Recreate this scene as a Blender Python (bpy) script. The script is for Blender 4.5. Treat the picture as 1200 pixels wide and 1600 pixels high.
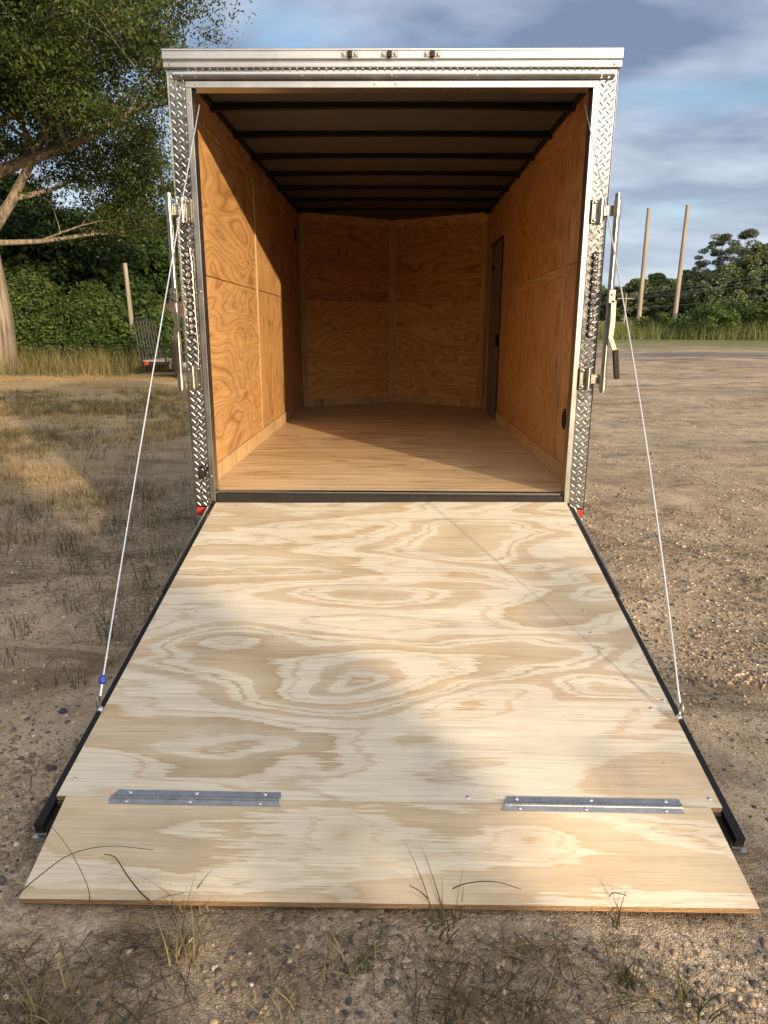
import bpy, math, random
import numpy as np
from mathutils import Vector, Matrix, noise as mnoise
R = math.radians
sc = bpy.context.scene
for o in list(bpy.data.objects): bpy.data.objects.remove(o)
COL = sc.collection

# ------------------------------------------------------------------ camera
cd = bpy.data.cameras.new('camera'); cam = bpy.data.objects.new('camera', cd); COL.objects.link(cam)
PITCH, YAW, ROLL = R(14.72), R(0.789), R(0.206)
CAMP = Vector((0.023, -3.738, 1.439))
fw = Vector((-math.sin(YAW)*math.cos(PITCH), math.cos(YAW)*math.cos(PITCH), -math.sin(PITCH)))
rt = Vector((math.cos(YAW), math.sin(YAW), 0)); up = rt.cross(fw)
r2 = rt*math.cos(ROLL)+up*math.sin(ROLL); u2 = -rt*math.sin(ROLL)+up*math.cos(ROLL)
M = Matrix((r2, u2, -fw)).transposed().to_4x4(); M.translation = CAMP
cam.matrix_world = M
cd.sensor_fit = 'VERTICAL'; cd.sensor_height = 32.0; cd.lens = 1087.7/1600*32.0
cd.clip_start = 0.05; cd.clip_end = 6000
sc.camera = cam

# ------------------------------------------------------------------ sun and sky
SUN_EL = 11.0; SUN_AZ = 33.4        # light travels towards (-sin az, cos az)
SD = Vector((math.sin(R(SUN_AZ))*math.cos(R(SUN_EL)), -math.cos(R(SUN_AZ))*math.cos(R(SUN_EL)), math.sin(R(SUN_EL))))
sl = bpy.data.lights.new('sun', 'SUN'); sun = bpy.data.objects.new('sun', sl); COL.objects.link(sun)
sl.energy = 4.5; sl.angle = R(0.8); sl.color = (1.0, 0.77, 0.50)
sun.rotation_euler = SD.to_track_quat('Z', 'Y').to_euler()

w = bpy.data.worlds.new('World'); sc.world = w; w.use_nodes = True
nt = w.node_tree; nt.nodes.clear()
def N(nt, t, **k):
    n = nt.nodes.new(t)
    for a, b in k.items():
        if a[0] == 'i' and a[1:].isdigit(): n.inputs[int(a[1:])].default_value = b
        else: setattr(n, a, b)
    return n
def L(nt, a, ao, b, bi): nt.links.new(a.outputs[ao], b.inputs[bi])
sky = N(nt, 'ShaderNodeTexSky', sky_type='NISHITA', sun_disc=False, sun_elevation=R(SUN_EL),
        sun_rotation=math.pi - R(SUN_AZ), altitude=100, air_density=1.0, dust_density=1.2, ozone_density=1.8)
geo = N(nt, 'ShaderNodeTexCoord')
sep = N(nt, 'ShaderNodeSeparateXYZ'); L(nt, geo, 'Generated', sep, 0)
zc = N(nt, 'ShaderNodeMath', operation='MAXIMUM', i1=0.0); L(nt, sep, 2, zc, 0)
za = N(nt, 'ShaderNodeMath', operation='ADD', i1=0.16); L(nt, zc, 0, za, 0)
dx = N(nt, 'ShaderNodeMath', operation='DIVIDE'); L(nt, sep, 0, dx, 0); L(nt, za, 0, dx, 1)
dy = N(nt, 'ShaderNodeMath', operation='DIVIDE'); L(nt, sep, 1, dy, 0); L(nt, za, 0, dy, 1)
cmb = N(nt, 'ShaderNodeCombineXYZ', i2=3.7); L(nt, dx, 0, cmb, 0); L(nt, dy, 0, cmb, 1)
mp = N(nt, 'ShaderNodeMapping'); mp.inputs['Scale'].default_value = (0.8, 1.25, 1); mp.inputs['Rotation'].default_value = (0, 0, R(-12)); mp.inputs['Location'].default_value = (1.3, 0.4, 0)
L(nt, cmb, 0, mp, 0)
n1 = N(nt, 'ShaderNodeTexNoise'); n1.inputs['Scale'].default_value = 1.05; n1.inputs['Detail'].default_value = 7; n1.inputs['Roughness'].default_value = 0.56; n1.inputs['Distortion'].default_value = 0.35
L(nt, mp, 0, n1, 0)
cr = N(nt, 'ShaderNodeValToRGB'); cr.color_ramp.elements[0].position = 0.35; cr.color_ramp.elements[1].position = 0.54
cr.color_ramp.interpolation = 'EASE'; L(nt, n1, 0, cr, 0)
n2 = N(nt, 'ShaderNodeTexNoise'); n2.inputs['Scale'].default_value = 1.7; n2.inputs['Detail'].default_value = 4
L(nt, mp, 0, n2, 0)
cc = N(nt, 'ShaderNodeValToRGB'); cc.color_ramp.elements[0].position = 0.40; cc.color_ramp.elements[0].color = (0.17, 0.22, 0.33, 1)
cc.color_ramp.elements[1].position = 0.62; cc.color_ramp.elements[1].color = (0.60, 0.65, 0.75, 1); L(nt, n2, 0, cc, 0)
SKY_S = 0.135
bs = N(nt, 'ShaderNodeVectorMath', operation='SCALE'); bs.inputs['Scale'].default_value = SKY_S; L(nt, sky, 0, bs, 0)
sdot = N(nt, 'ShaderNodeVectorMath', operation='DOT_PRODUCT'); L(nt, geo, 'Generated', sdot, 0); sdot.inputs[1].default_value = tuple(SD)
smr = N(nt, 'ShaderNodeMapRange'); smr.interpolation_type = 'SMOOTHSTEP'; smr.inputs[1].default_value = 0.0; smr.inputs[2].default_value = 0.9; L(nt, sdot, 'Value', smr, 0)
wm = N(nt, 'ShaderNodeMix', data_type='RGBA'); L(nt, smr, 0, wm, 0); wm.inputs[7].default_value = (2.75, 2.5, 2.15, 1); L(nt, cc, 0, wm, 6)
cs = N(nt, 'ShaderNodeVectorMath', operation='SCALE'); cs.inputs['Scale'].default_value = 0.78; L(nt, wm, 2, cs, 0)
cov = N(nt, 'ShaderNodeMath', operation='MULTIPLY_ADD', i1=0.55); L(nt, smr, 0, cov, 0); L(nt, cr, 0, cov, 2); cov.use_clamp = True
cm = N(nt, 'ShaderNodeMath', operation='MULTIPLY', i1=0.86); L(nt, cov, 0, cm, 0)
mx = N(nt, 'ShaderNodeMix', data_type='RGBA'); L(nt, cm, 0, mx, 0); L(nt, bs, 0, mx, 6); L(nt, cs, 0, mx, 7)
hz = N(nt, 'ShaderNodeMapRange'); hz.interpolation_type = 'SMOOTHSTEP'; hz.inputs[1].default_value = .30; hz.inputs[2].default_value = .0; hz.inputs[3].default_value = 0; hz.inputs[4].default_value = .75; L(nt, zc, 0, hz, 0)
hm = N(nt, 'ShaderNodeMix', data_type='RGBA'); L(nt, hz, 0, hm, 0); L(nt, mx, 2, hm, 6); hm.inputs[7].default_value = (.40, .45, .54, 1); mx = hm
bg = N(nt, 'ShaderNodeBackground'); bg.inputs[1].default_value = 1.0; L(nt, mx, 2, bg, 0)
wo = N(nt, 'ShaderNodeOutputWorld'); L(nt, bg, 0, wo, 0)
vs = sc.view_settings; vs.view_transform = 'Standard'; vs.look = 'None'; vs.gamma = 1; vs.exposure = 0.66
sc.render.engine = 'CYCLES'
sc.cycles.max_bounces = 8; sc.cycles.diffuse_bounces = 4; sc.cycles.transparent_max_bounces = 8

rng = np.random.default_rng(7); random.seed(7)

# ------------------------------------------------------------------ helpers
def link(o, parent=None):
    COL.objects.link(o)
    if parent is not None:
        o.parent = parent
        o.location = -world_loc(parent)
    return o
def world_loc(o):
    v = Vector((0, 0, 0))
    while o is not None: v += o.location; o = o.parent
    return v
def tag(o, label=None, cat=None, group=None, kind=None):
    if label: o['label'] = label
    if cat: o['category'] = cat
    if group: o['group'] = group
    if kind: o['kind'] = kind
    return o
def thing(name, loc, label, cat, group=None):
    o = bpy.data.objects.new(name, None); o.empty_display_size = 0.2; COL.objects.link(o); o.location = loc
    return tag(o, label, cat, group)
def raw_mesh(name, V, F, mat, parent=None, smooth=False, gc=None):
    me = bpy.data.meshes.new(name)
    V = np.asarray(V, dtype=np.float32)
    if isinstance(F, np.ndarray):
        n, k = F.shape
        me.vertices.add(len(V)); me.vertices.foreach_set('co', V.ravel())
        me.loops.add(n*k); me.loops.foreach_set('vertex_index', F.astype(np.int32).ravel())
        me.polygons.add(n); me.polygons.foreach_set('loop_start', np.arange(0, n*k, k, dtype=np.int32))
        me.update(calc_edges=True)
    else:
        me.from_pydata([tuple(map(float, v)) for v in V], [], F)
    if smooth: me.polygons.foreach_set('use_smooth', [True]*len(me.polygons))
    if gc is not None:
        a = me.attributes.new('gc', 'FLOAT_VECTOR', 'POINT')
        a.data.foreach_set('vector', np.array([gc(v) for v in V], dtype=np.float32).ravel())
    me.materials.append(mat)
    me.update()
    return link(bpy.data.objects.new(name, me), parent)
class MB:
    def __init__(s): s.V = []; s.F = []; s.G = []
    def add(s, V, F, G=None):
        b = len(s.V); s.V += [Vector(v) for v in V]; s.F += [tuple(i+b for i in f) for f in F]
        s.G += (list(G) if G else [None]*len(V)); return s
    def box(s, a, b, bev=0.0, mat=None):
        """chamfered box between corners a and b"""
        a = Vector(a); b = Vector(b)
        lo = Vector([min(a[i], b[i]) for i in range(3)]); hi = Vector([max(a[i], b[i]) for i in range(3)])
        c = min(bev, 0.45*min(hi-lo))
        if c <= 0:
            V = [Vector((x, y, z)) for x in (lo.x, hi.x) for y in (lo.y, hi.y) for z in (lo.z, hi.z)]
            F = [(0,1,3,2), (4,6,7,5), (0,4,5,1), (2,3,7,6), (0,2,6,4), (1,5,7,3)]
        else:
            V = []; idx = {}
            for ix in (0, 1):
                for iy in (0, 1):
                    for iz in (0, 1):
                        p = Vector((hi.x if ix else lo.x, hi.y if iy else lo.y, hi.z if iz else lo.z))
                        sg = Vector((-1 if ix else 1, -1 if iy else 1, -1 if iz else 1))
                        for ax in range(3):   # vertex lying on the face normal to ax
                            q = p.copy()
                            for k in range(3):
                                if k != ax: q[k] += sg[k]*c
                            idx[(ix, iy, iz, ax)] = len(V); V.append(q)
            F = []
            def orient(f, n):
                m = (V[f[1]]-V[f[0]]).cross(V[f[2]]-V[f[0]])
                return f if m.dot(n) > 0 else tuple(reversed(f))
            cen = (lo+hi)/2
            for ax in range(3):
                o1, o2 = [k for k in range(3) if k != ax]
                for sd in (0, 1):
                    ring = []
                    for (p, q) in ((0,0), (1,0), (1,1), (0,1)):
                        k = [0,0,0]; k[ax] = sd; k[o1] = p; k[o2] = q
                        ring.append(idx[(k[0], k[1], k[2], ax)])
                    n = Vector((0,0,0)); n[ax] = 1 if sd else -1
                    F.append(orient(tuple(ring), n))
            for ax in range(3):              # edges running along ax
                o1, o2 = [k for k in range(3) if k != ax]
                for p in (0, 1):
                    for q in (0, 1):
                        k0 = [0,0,0]; k0[o1] = p; k0[o2] = q; k1 = list(k0); k1[ax] = 1
                        f = (idx[(*k0, o1)], idx[(*k1, o1)], idx[(*k1, o2)], idx[(*k0, o2)])
                        n = Vector((0,0,0)); n[o1] = 1 if p else -1; n[o2] = 1 if q else -1
                        F.append(orient(f, n))
            for ix in (0, 1):
                for iy in (0, 1):
                    for iz in (0, 1):
                        f = tuple(idx[(ix, iy, iz, a_)] for a_ in range(3))
                        F.append(orient(f, Vector((ix-.5, iy-.5, iz-.5))))
        if mat is not None: V = [mat @ v for v in V]
        return s.add(V, F)
    def tube(s, pts, rad, n=8, caps=True):
        pts = [Vector(p) for p in pts]; rr = rad if isinstance(rad, (list, tuple)) else [rad]*len(pts)
        V = []; F = []; prev = None
        for i, p in enumerate(pts):
            t = (pts[min(i+1, len(pts)-1)]-pts[max(i-1, 0)]).normalized()
            if prev is None:
                a = Vector((0, 0, 1)) if abs(t.z) < .9 else Vector((1, 0, 0)); u = t.cross(a).normalized()
            else: u = (prev - t*prev.dot(t)).normalized()
            prev = u; v = t.cross(u)
            for k in range(n):
                an = 2*math.pi*k/n; V.append(p+(u*math.cos(an)+v*math.sin(an))*rr[i])
        for i in range(len(pts)-1):
            for k in range(n):
                a = i*n+k; b = i*n+(k+1) % n; F.append((a, b, b+n, a+n))
        if caps: F.append(tuple(reversed(range(n)))); F.append(tuple(range((len(pts)-1)*n, len(pts)*n)))
        return s.add(V, F)
    def prism(s, prof, x0, x1, axis=0):
        """profile of (a, b) pairs in the two other axes, extruded along axis"""
        n = len(prof); V = []
        for x in (x0, x1):
            for (a, b) in prof:
                V.append({0: (x, a, b), 1: (a, x, b), 2: (a, b, x)}[axis])
        F = [(i, (i+1) % n, (i+1) % n+n, i+n) for i in range(n)] + [tuple(reversed(range(n))), tuple(range(n, 2*n))]
        return s.add(V, F)
    def disc(s, c, nrm, r, h, n=16, dome=0.0):
        c = Vector(c); nrm = Vector(nrm).normalized()
        a = Vector((0, 0, 1)) if abs(nrm.z) < .9 else Vector((1, 0, 0)); u = nrm.cross(a).normalized(); v = nrm.cross(u)
        rings = [(r, 0), (r, h*.7), (r*.82, h)]
        if dome: rings += [(r*.5, h+dome*.75)]
        V = []; F = []
        for (q, z) in rings:
            for k in range(n):
                an = 2*math.pi*k/n; V.append(c+nrm*z+(u*math.cos(an)+v*math.sin(an))*q)
        for i in range(len(rings)-1):
            for k in range(n):
                x = i*n+k; y = i*n+(k+1) % n; F.append((x, y, y+n, x+n))
        V.append(c+nrm*(h+dome)); t = len(V)-1; b = (len(rings)-1)*n
        for k in range(n): F.append((b+k, b+(k+1) % n, t))
        return s.add(V, F)
    def build(s, name, mat, parent=None, smooth=False, gc=None, fix=True):
        o = raw_mesh(name, s.V, s.F, mat, parent, smooth, gc)
        if fix:
            import bmesh
            bm = bmesh.new(); bm.from_mesh(o.data); bmesh.ops.recalc_face_normals(bm, faces=bm.faces); bm.to_mesh(o.data); bm.free()
        if smooth:
            try: o.data.set_sharp_from_angle(angle=R(40))
            except Exception: pass
        return o

# ------------------------------------------------------------------ materials
def newmat(name):
    m = bpy.data.materials.new(name); m.use_nodes = True
    nt = m.node_tree; b = nt.nodes['Principled BSDF']; return m, nt, b
def setp(b, **k):
    for a, v in k.items():
        a = a.replace('_', ' ')
        if a in b.inputs: b.inputs[a].default_value = v
def noise_n(nt, vec, scale, detail=3, rough=.5, dist=0):
    n = N(nt, 'ShaderNodeTexNoise'); n.inputs['Scale'].default_value = scale; n.inputs['Detail'].default_value = detail
    n.inputs['Roughness'].default_value = rough; n.inputs['Distortion'].default_value = dist
    if vec is not None: L(nt, vec[0], vec[1], n, 0)
    return n
def mapping(nt, vec, scale, loc=(0, 0, 0)):
    m = N(nt, 'ShaderNodeMapping'); m.inputs['Scale'].default_value = scale; m.inputs['Location'].default_value = loc
    L(nt, vec[0], vec[1], m, 0); return m
def ramp(nt, src, stops, interp='LINEAR'):
    c = N(nt, 'ShaderNodeValToRGB'); c.color_ramp.interpolation = interp; e = c.color_ramp.elements
    e[0].position, e[0].color = stops[0][0], (*stops[0][1], 1); e[1].position, e[1].color = stops[-1][0], (*stops[-1][1], 1)
    for p, q in stops[1:-1]:
        x = e.new(p); x.color = (*q, 1)
    L(nt, src[0], src[1], c, 0); return c
def mixc(nt, fac, a, b, mode='MIX'):
    m = N(nt, 'ShaderNodeMix', data_type='RGBA', blend_type=mode)
    for s, i in ((fac, 0), (a, 6), (b, 7)):
        if isinstance(s, (int, float)): m.inputs[i].default_value = s
        elif len(s) == 2: L(nt, s[0], s[1], m, i)
        else: m.inputs[i].default_value = (*s, 1)
    return m
def mathn(nt, op, a, b=None, c=None):
    m = N(nt, 'ShaderNodeMath', operation=op)
    for i, s in enumerate((a, b, c)):
        if s is None: continue
        if isinstance(s, (int, float)): m.inputs[i].default_value = s
        else: L(nt, s[0], s[1], m, i)
    return m
def bump(nt, b, src, strength, dist):
    n = N(nt, 'ShaderNodeBump'); n.inputs['Strength'].default_value = strength; n.inputs['Distance'].default_value = dist
    L(nt, src[0], src[1], n, 'Height'); L(nt, n, 0, b, 'Normal'); return n
def simple(name, col, rough=.5, metal=0, var=.15, scale=12, bmp=.0, rvar=.12, spec=None):
    """base colour with mottling, roughness variation and optional fine bump"""
    m, nt, b = newmat(name); tc = N(nt, 'ShaderNodeTexCoord')
    n = noise_n(nt, (tc, 'Object'), scale, 6, .6)
    lo = tuple(c*(1-var) for c in col); hi = tuple(min(1, c*(1+var)) for c in col)
    c = ramp(nt, (n, 0), [(.3, lo), (.7, hi)]); L(nt, c, 0, b, 'Base Color')
    mr = N(nt, 'ShaderNodeMapRange'); mr.inputs[3].default_value = max(.03, rough-rvar); mr.inputs[4].default_value = min(1, rough+rvar)
    n2 = noise_n(nt, (tc, 'Object'), scale*2.7, 4, .6); L(nt, n2, 0, mr, 0); L(nt, mr, 0, b, 'Roughness')
    setp(b, Metallic=metal)
    if spec is not None and 'Specular IOR Level' in b.inputs: b.inputs['Specular IOR Level'].default_value = spec
    if bmp: bump(nt, b, (n2, 0), .6, bmp)
    return m
def brushed(name, col, rough, axis_scale, dirt=0.25):
    m, nt, b = newmat(name); tc = N(nt, 'ShaderNodeTexCoord')
    mpn = mapping(nt, (tc, 'Object'), axis_scale); n = noise_n(nt, (mpn, 0), 1, 5, .6)
    n2 = noise_n(nt, (tc, 'Object'), 9, 5, .65)
    c = ramp(nt, (n2, 0), [(.3, tuple(x*(1-dirt) for x in col)), (.65, col)])
    L(nt, c, 0, b, 'Base Color'); setp(b, Metallic=1.0)
    s = mathn(nt, 'MULTIPLY_ADD', (n, 0), .22, rough-.11); s2 = mathn(nt, 'MULTIPLY_ADD', (n2, 0), .16, -.08)
    r = mathn(nt, 'ADD', (s, 0), (s2, 0)); L(nt, r, 0, b, 'Roughness'); bump(nt, b, (n, 0), .25, .0006)
    return m
def plywood(name, cream, tan, dark, k=6.0, sc=(.42, 1.5), jag=.12, seed=0, rough=.62, thr=.5, soft=.05, vary=.2, fine=.12, knots=True, dirt=.25, style='line', spots=(), joint=None):
    """rotary-cut veneer: flame bands drawn out along gc.x, fine grain, small knots, handling dirt"""
    m, nt, b = newmat(name)
    at = N(nt, 'ShaderNodeAttribute', attribute_name='gc'); V = (at, 'Vector')
    m1 = mapping(nt, V, (sc[0], sc[1], 1), (seed*3.1, seed*1.7, seed)); n1 = noise_n(nt, (m1, 0), 1.0, 2.0, .42, .5)
    m2 = mapping(nt, V, (5, 120, 1), (seed, 0, 0)); n2 = noise_n(nt, (m2, 0), 1.0, 4, .65)
    m2b = mapping(nt, V, (3, 14, 1), (seed, 3, 0)); n2b = noise_n(nt, (m2b, 0), 1.0, 3, .6)
    m3 = mapping(nt, V, (2.0, 420, 1), (0, seed, 0)); n3 = noise_n(nt, (m3, 0), 1.0, 3, .6)
    a = mathn(nt, 'MULTIPLY', (n1, 0), k); a = mathn(nt, 'MULTIPLY_ADD', (n2, 0), jag, (a, 0)); a = mathn(nt, 'MULTIPLY_ADD', (n2b, 0), jag*1.6, (a, 0))
    smear = None
    for (cx0, cy0, rx, ry, amp) in spots:      # knots deflect the rings round them
        q = N(nt, 'ShaderNodeMapping'); q.vector_type = 'POINT'; q.inputs['Location'].default_value = (-cx0/rx, -cy0/ry, 0); q.inputs['Scale'].default_value = (1/rx, 1/ry, 0); L(nt, V[0], V[1], q, 0)
        ln_ = N(nt, 'ShaderNodeVectorMath', operation='LENGTH'); L(nt, q, 0, ln_, 0)
        g_ = mathn(nt, 'POWER', (ln_, 'Value'), 2.0); g_ = mathn(nt, 'MULTIPLY', (g_, 0), -1.0); g_ = mathn(nt, 'EXPONENT', (g_, 0)); a = mathn(nt, 'MULTIPLY_ADD', (g_, 0), amp, (a, 0))
        if ry < .06: smear = g_ if smear is None else mathn(nt, 'MAXIMUM', (smear, 0), (g_, 0))
    f = mathn(nt, 'FRACT', (a, 0))
    if style == 'bold':      # wide rotary-cut flames: cream and tan areas with hard ragged borders
        r = ramp(nt, (f, 0), [(0.0, (0, 0, 0)), (.14, (.05, .05, .05)), (.155, (.55, .55, .55)), (.30, (.62, .62, .62)), (.325, (.10, .10, .10)), (.40, (0, 0, 0)), (.415, (.70, .70, .70)), (.44, (.72, .72, .72)), (.455, (.1, .1, .1)), (.56, (.0, .0, .0)), (.575, (.50, .50, .50)), (.74, (.66, .66, .66)), (.80, (.85, .85, .85)), (.815, (.15, .15, .15)), (.90, (.02, .02, .02)), (.915, (.5, .5, .5)), (.94, (.45, .45, .45)), (.955, (0, 0, 0)), (1.0, (0, 0, 0))])
    else:                    # close contour lines
        r = ramp(nt, (f, 0), [(0.0, (.95, .95, .95)), (soft*.5, (.35, .35, .35)), (soft, (.08, .08, .08)), (.45, (.0, .0, .0)), (thr, (.25, .25, .25)), (.62, (.75, .75, .75)), (.66, (.25, .25, .25)), (.82, (.3, .3, .3)), (.97, (1, 1, 1)), (1.0, (.95, .95, .95))])
    lo = noise_n(nt, V, 1.3, 3, .5); lo2 = ramp(nt, (lo, 0), [(.35, tuple(c*(1-vary) for c in tan)), (.65, tan)])
    base = mixc(nt, (r, 0), cream, (lo2, 0))
    st = noise_n(nt, (mapping(nt, V, (1.2, 16, 1), (seed, 5, 0)), 0), 1.0, 4, .6); str_ = ramp(nt, (st, 0), [(.35, (.90, .88, .85)), (.6, (1.03, 1.02, 1.0))]); base = mixc(nt, 1.0, (base, 2), (str_, 0), 'MULTIPLY')
    if style != 'bold':
        dk = ramp(nt, (f, 0), [(.90, (0, 0, 0)), (.975, (.5, .5, .5)), (1.0, (.1, .1, .1))]); base = mixc(nt, (dk, 0), (base, 2), dark)
    fg = ramp(nt, (n3, 0), [(.35, (1-fine*1.6,)*3), (.6, (1, 1, 1))]); base = mixc(nt, 1.0, (base, 2), (fg, 0), 'MULTIPLY')
    fg2 = ramp(nt, (n2, 0), [(.3, (1-fine,)*3), (.55, (1, 1, 1))]); base = mixc(nt, 1.0, (base, 2), (fg2, 0), 'MULTIPLY')
    if knots:
        vo = N(nt, 'ShaderNodeTexVoronoi'); vo.inputs['Scale'].default_value = 1.0; vo.inputs['Randomness'].default_value = 1
        mk = mapping(nt, V, (1.5, 2.2, 1), (seed*2.3+.3, seed, 0)); L(nt, mk, 0, vo, 0)
        kk = ramp(nt, (vo, 'Distance'), [(0.0, (.9, .9, .9)), (.022, (.6, .6, .6)), (.034, (0, 0, 0))]); base = mixc(nt, (kk, 0), (base, 2), tuple(c*.25 for c in dark))
    dn = noise_n(nt, V, 2.6, 7, .7, .4); dr = ramp(nt, (dn, 0), [(.30, (1-dirt,)*3), (.52, (1, 1, 1))]); base = mixc(nt, 1.0, (base, 2), (dr, 0), 'MULTIPLY')
    if smear is not None:
        sm = mathn(nt, 'MULTIPLY', (smear, 0), .32); base = mixc(nt, (sm, 0), (base, 2), (.23, .15, .08))
    if joint is not None:
        sy = N(nt, 'ShaderNodeSeparateXYZ'); L(nt, V[0], V[1], sy, 0); jn = mathn(nt, 'COMPARE', (sy, 1), joint, .0013); jm = mathn(nt, 'MULTIPLY', (jn, 0), .7); base = mixc(nt, (jm, 0), (base, 2), (.16, .10, .05))
    if style == 'bold':
        sv = N(nt, 'ShaderNodeTexVoronoi'); sv.inputs['Scale'].default_value = 9; L(nt, V[0], V[1], sv, 0)
        sk = ramp(nt, (sv, 'Distance'), [(0.0, (.8, .8, .8)), (.022, (.5, .5, .5)), (.04, (0, 0, 0))]); sc_ = N(nt, 'ShaderNodeSeparateColor'); L(nt, sv, 'Color', sc_, 0)
        sg = mathn(nt, 'GREATER_THAN', (sc_, 0), .62); sk2 = mathn(nt, 'MULTIPLY', (sk, 0), (sg, 0)); base = mixc(nt, (sk2, 0), (base, 2), (.07, .045, .03))
        gr = noise_n(nt, (mapping(nt, V, (1, 1, 1), (3, 1, 0)), 0), 38, 6, .8); gr2 = noise_n(nt, (mapping(nt, V, (1, 1, 1), (9, 4, 0)), 0), 2.2, 3, .5)
        gm_ = ramp(nt, (gr, 0), [(.60, (0, 0, 0)), (.70, (.5, .5, .5))]); gm2 = ramp(nt, (gr2, 0), [(.48, (0, 0, 0)), (.62, (1, 1, 1))]); gm3 = mathn(nt, 'MULTIPLY', (gm_, 0), (gm2, 0)); base = mixc(nt, (gm3, 0), (base, 2), (.30, .23, .16))
    L(nt, base, 2, b, 'Base Color'); setp(b, Roughness=rough)
    if 'Specular IOR Level' in b.inputs: b.inputs['Specular IOR Level'].default_value = .3
    h = mathn(nt, 'MULTIPLY_ADD', (n3, 0), .5, (n2, 0)); bump(nt, b, (h, 0), .35, .0012)
    return m
def plyedge(name, ax, z0, t=.019, n=7):
    m, nt, b = newmat(name); at = N(nt, 'ShaderNodeAttribute', attribute_name='gc'); s = N(nt, 'ShaderNodeSeparateXYZ'); L(nt, at, 'Vector', s, 0)
    a = mathn(nt, 'MULTIPLY', (s, ax), n/t/2); f = mathn(nt, 'FRACT', (a, 0))
    nn = noise_n(nt, (mapping(nt, (at, 'Vector'), (60, 60, 300)), 0), 1, 4)
    c = ramp(nt, (f, 0), [(0, (.50, .33, .17)), (.45, (.46, .29, .14)), (.5, (.20, .11, .055)), (.95, (.17, .09, .045)), (1, (.45, .29, .15))])
    g = ramp(nt, (nn, 0), [(.3, (.6, .6, .6)), (.6, (1, 1, 1))]); mm = mixc(nt, 1.0, (c, 0), (g, 0), 'MULTIPLY'); L(nt, mm, 2, b, 'Base Color'); setp(b, Roughness=.85)
    return m

RAMPPLY = plywood('ramp_plywood', (.67, .615, .515), (.50, .36, .215), (.30, .17, .08), k=3.3, sc=(.72, 2.5), jag=.19, seed=1, dirt=.14, fine=.17, style='bold', spots=((-.05, -1.52, .42, .20, 1.1), (-.05, -.92, .45, .09, .7), (-.62, -1.25, .30, .16, .9), (.55, -1.35, .35, .18, .8)), joint=-.74)
FLAPPLY = plywood('flap_plywood', (.64, .58, .48), (.51, .385, .245), (.32, .19, .09), k=2.6, sc=(.6, 3.0), jag=.28, seed=4, dirt=.14, style='bold', spots=((-.10, -.105, .09, .055, .35), (.41, -.12, .09, .05, .3), (-.10, -.29, .06, .03, .2)))
WALLPLY = plywood('wall_plywood', (.62, .365, .155), (.47, .24, .09), (.27, .12, .045), k=15.0, sc=(.9, 2.4), jag=.1, seed=2, rough=.5, soft=.3, dirt=.15)
WALLPLY2 = plywood('wall_plywood_vertical', (.62, .37, .165), (.48, .25, .10), (.28, .125, .05), k=14.0, sc=(.9, 2.6), jag=.1, seed=7, rough=.5, soft=.35, dirt=.15)
BACKPLY = plywood('nose_plywood', (.78, .46, .205), (.60, .315, .125), (.27, .125, .05), k=17.0, sc=(.9, 2.4), jag=.1, seed=5, rough=.5, soft=.25, dirt=.15)
BACKPLY2 = plywood('upper_nose_plywood', (.64, .35, .15), (.47, .225, .085), (.20, .08, .035), k=15.0, sc=(1.0, 2.6), jag=.1, seed=8, rough=.5, soft=.25, dirt=.15)
FLOORPLY = plywood('floor_plywood', (.74, .57, .36), (.58, .39, .21), (.30, .17, .08), k=8.0, sc=(.3, 3.4), jag=.25, seed=3, rough=.45, soft=.3, knots=False, dirt=.2)
BASEPLY = plywood('baseboard_plywood', (.64, .45, .25), (.50, .32, .155), (.24, .11, .045), k=6.0, sc=(.6, 14), jag=.2, seed=6, rough=.6, knots=False)
BATTEN = plywood('batten_wood', (.60, .40, .21), (.52, .32, .15), (.30, .14, .05), k=5.0, sc=(.5, 12), jag=.2, seed=9, rough=.5, soft=.4, knots=False)
EDGE = plyedge('plywood_edge', 2, 0)
ALU = brushed('extruded_aluminium', (.50, .50, .505), .34, (3, 300, 300), .12)
ALUV = brushed('aluminium_trim', (.44, .43, .41), .36, (300, 300, 3), .12)
TREAD = brushed('tread_plate', (.56, .55, .53), .2, (40, 40, 40), .12)
ZINC = simple('zinc_plated_steel', (.34, .325, .28), .34, 1.0, .12, 30, .0004)
STEEL = simple('galvanised_bar', (.27, .26, .245), .33, 1.0, .15, 25, .0003)
HINGE = simple('hinge_steel', (.44, .44, .45), .42, 1.0, .15, 40, .0004)
CHROME = simple('screw_steel', (.75, .76, .78), .2, 1.0, .1, 80)
BLACK = simple('black_painted_steel', (.010, .010, .010), .5, 0, .3, 18, .0004, spec=.25)
RUBBER = simple('black_rubber', (.014, .012, .011), .6, 0, .3, 20, .0005, spec=.25)
GRIP = simple('dark_vinyl_grip', (.018, .013, .011), .6, 0, .2, 40, spec=.2)
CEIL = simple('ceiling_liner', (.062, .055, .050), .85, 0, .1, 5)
DOORG = simple('door_grey_liner', (.17, .14, .12), .55, 0, .1, 4)
WHITE = simple('white_aluminium_skin', (.62, .62, .62), .35, 0, .05, 3)
BODYG = simple('charcoal_aluminium_skin', (.06, .062, .066), .3, 0, .08, 3)
REDL = simple('red_reflector', (.36, .03, .02), .25, 0, .25, 120)
BLUE = simple('blue_plastic', (.02, .05, .35), .35, 0, .2, 50)
def glasslens():
    m, nt, b = newmat('clear_lens'); setp(b, Roughness=.08, IOR=1.45, Base_Color=(.55, .52, .48, 1))
    for k in ('Transmission Weight', 'Transmission'):
        if k in b.inputs: b.inputs[k].default_value = .55; break
    return m
LENS = glasslens()
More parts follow.
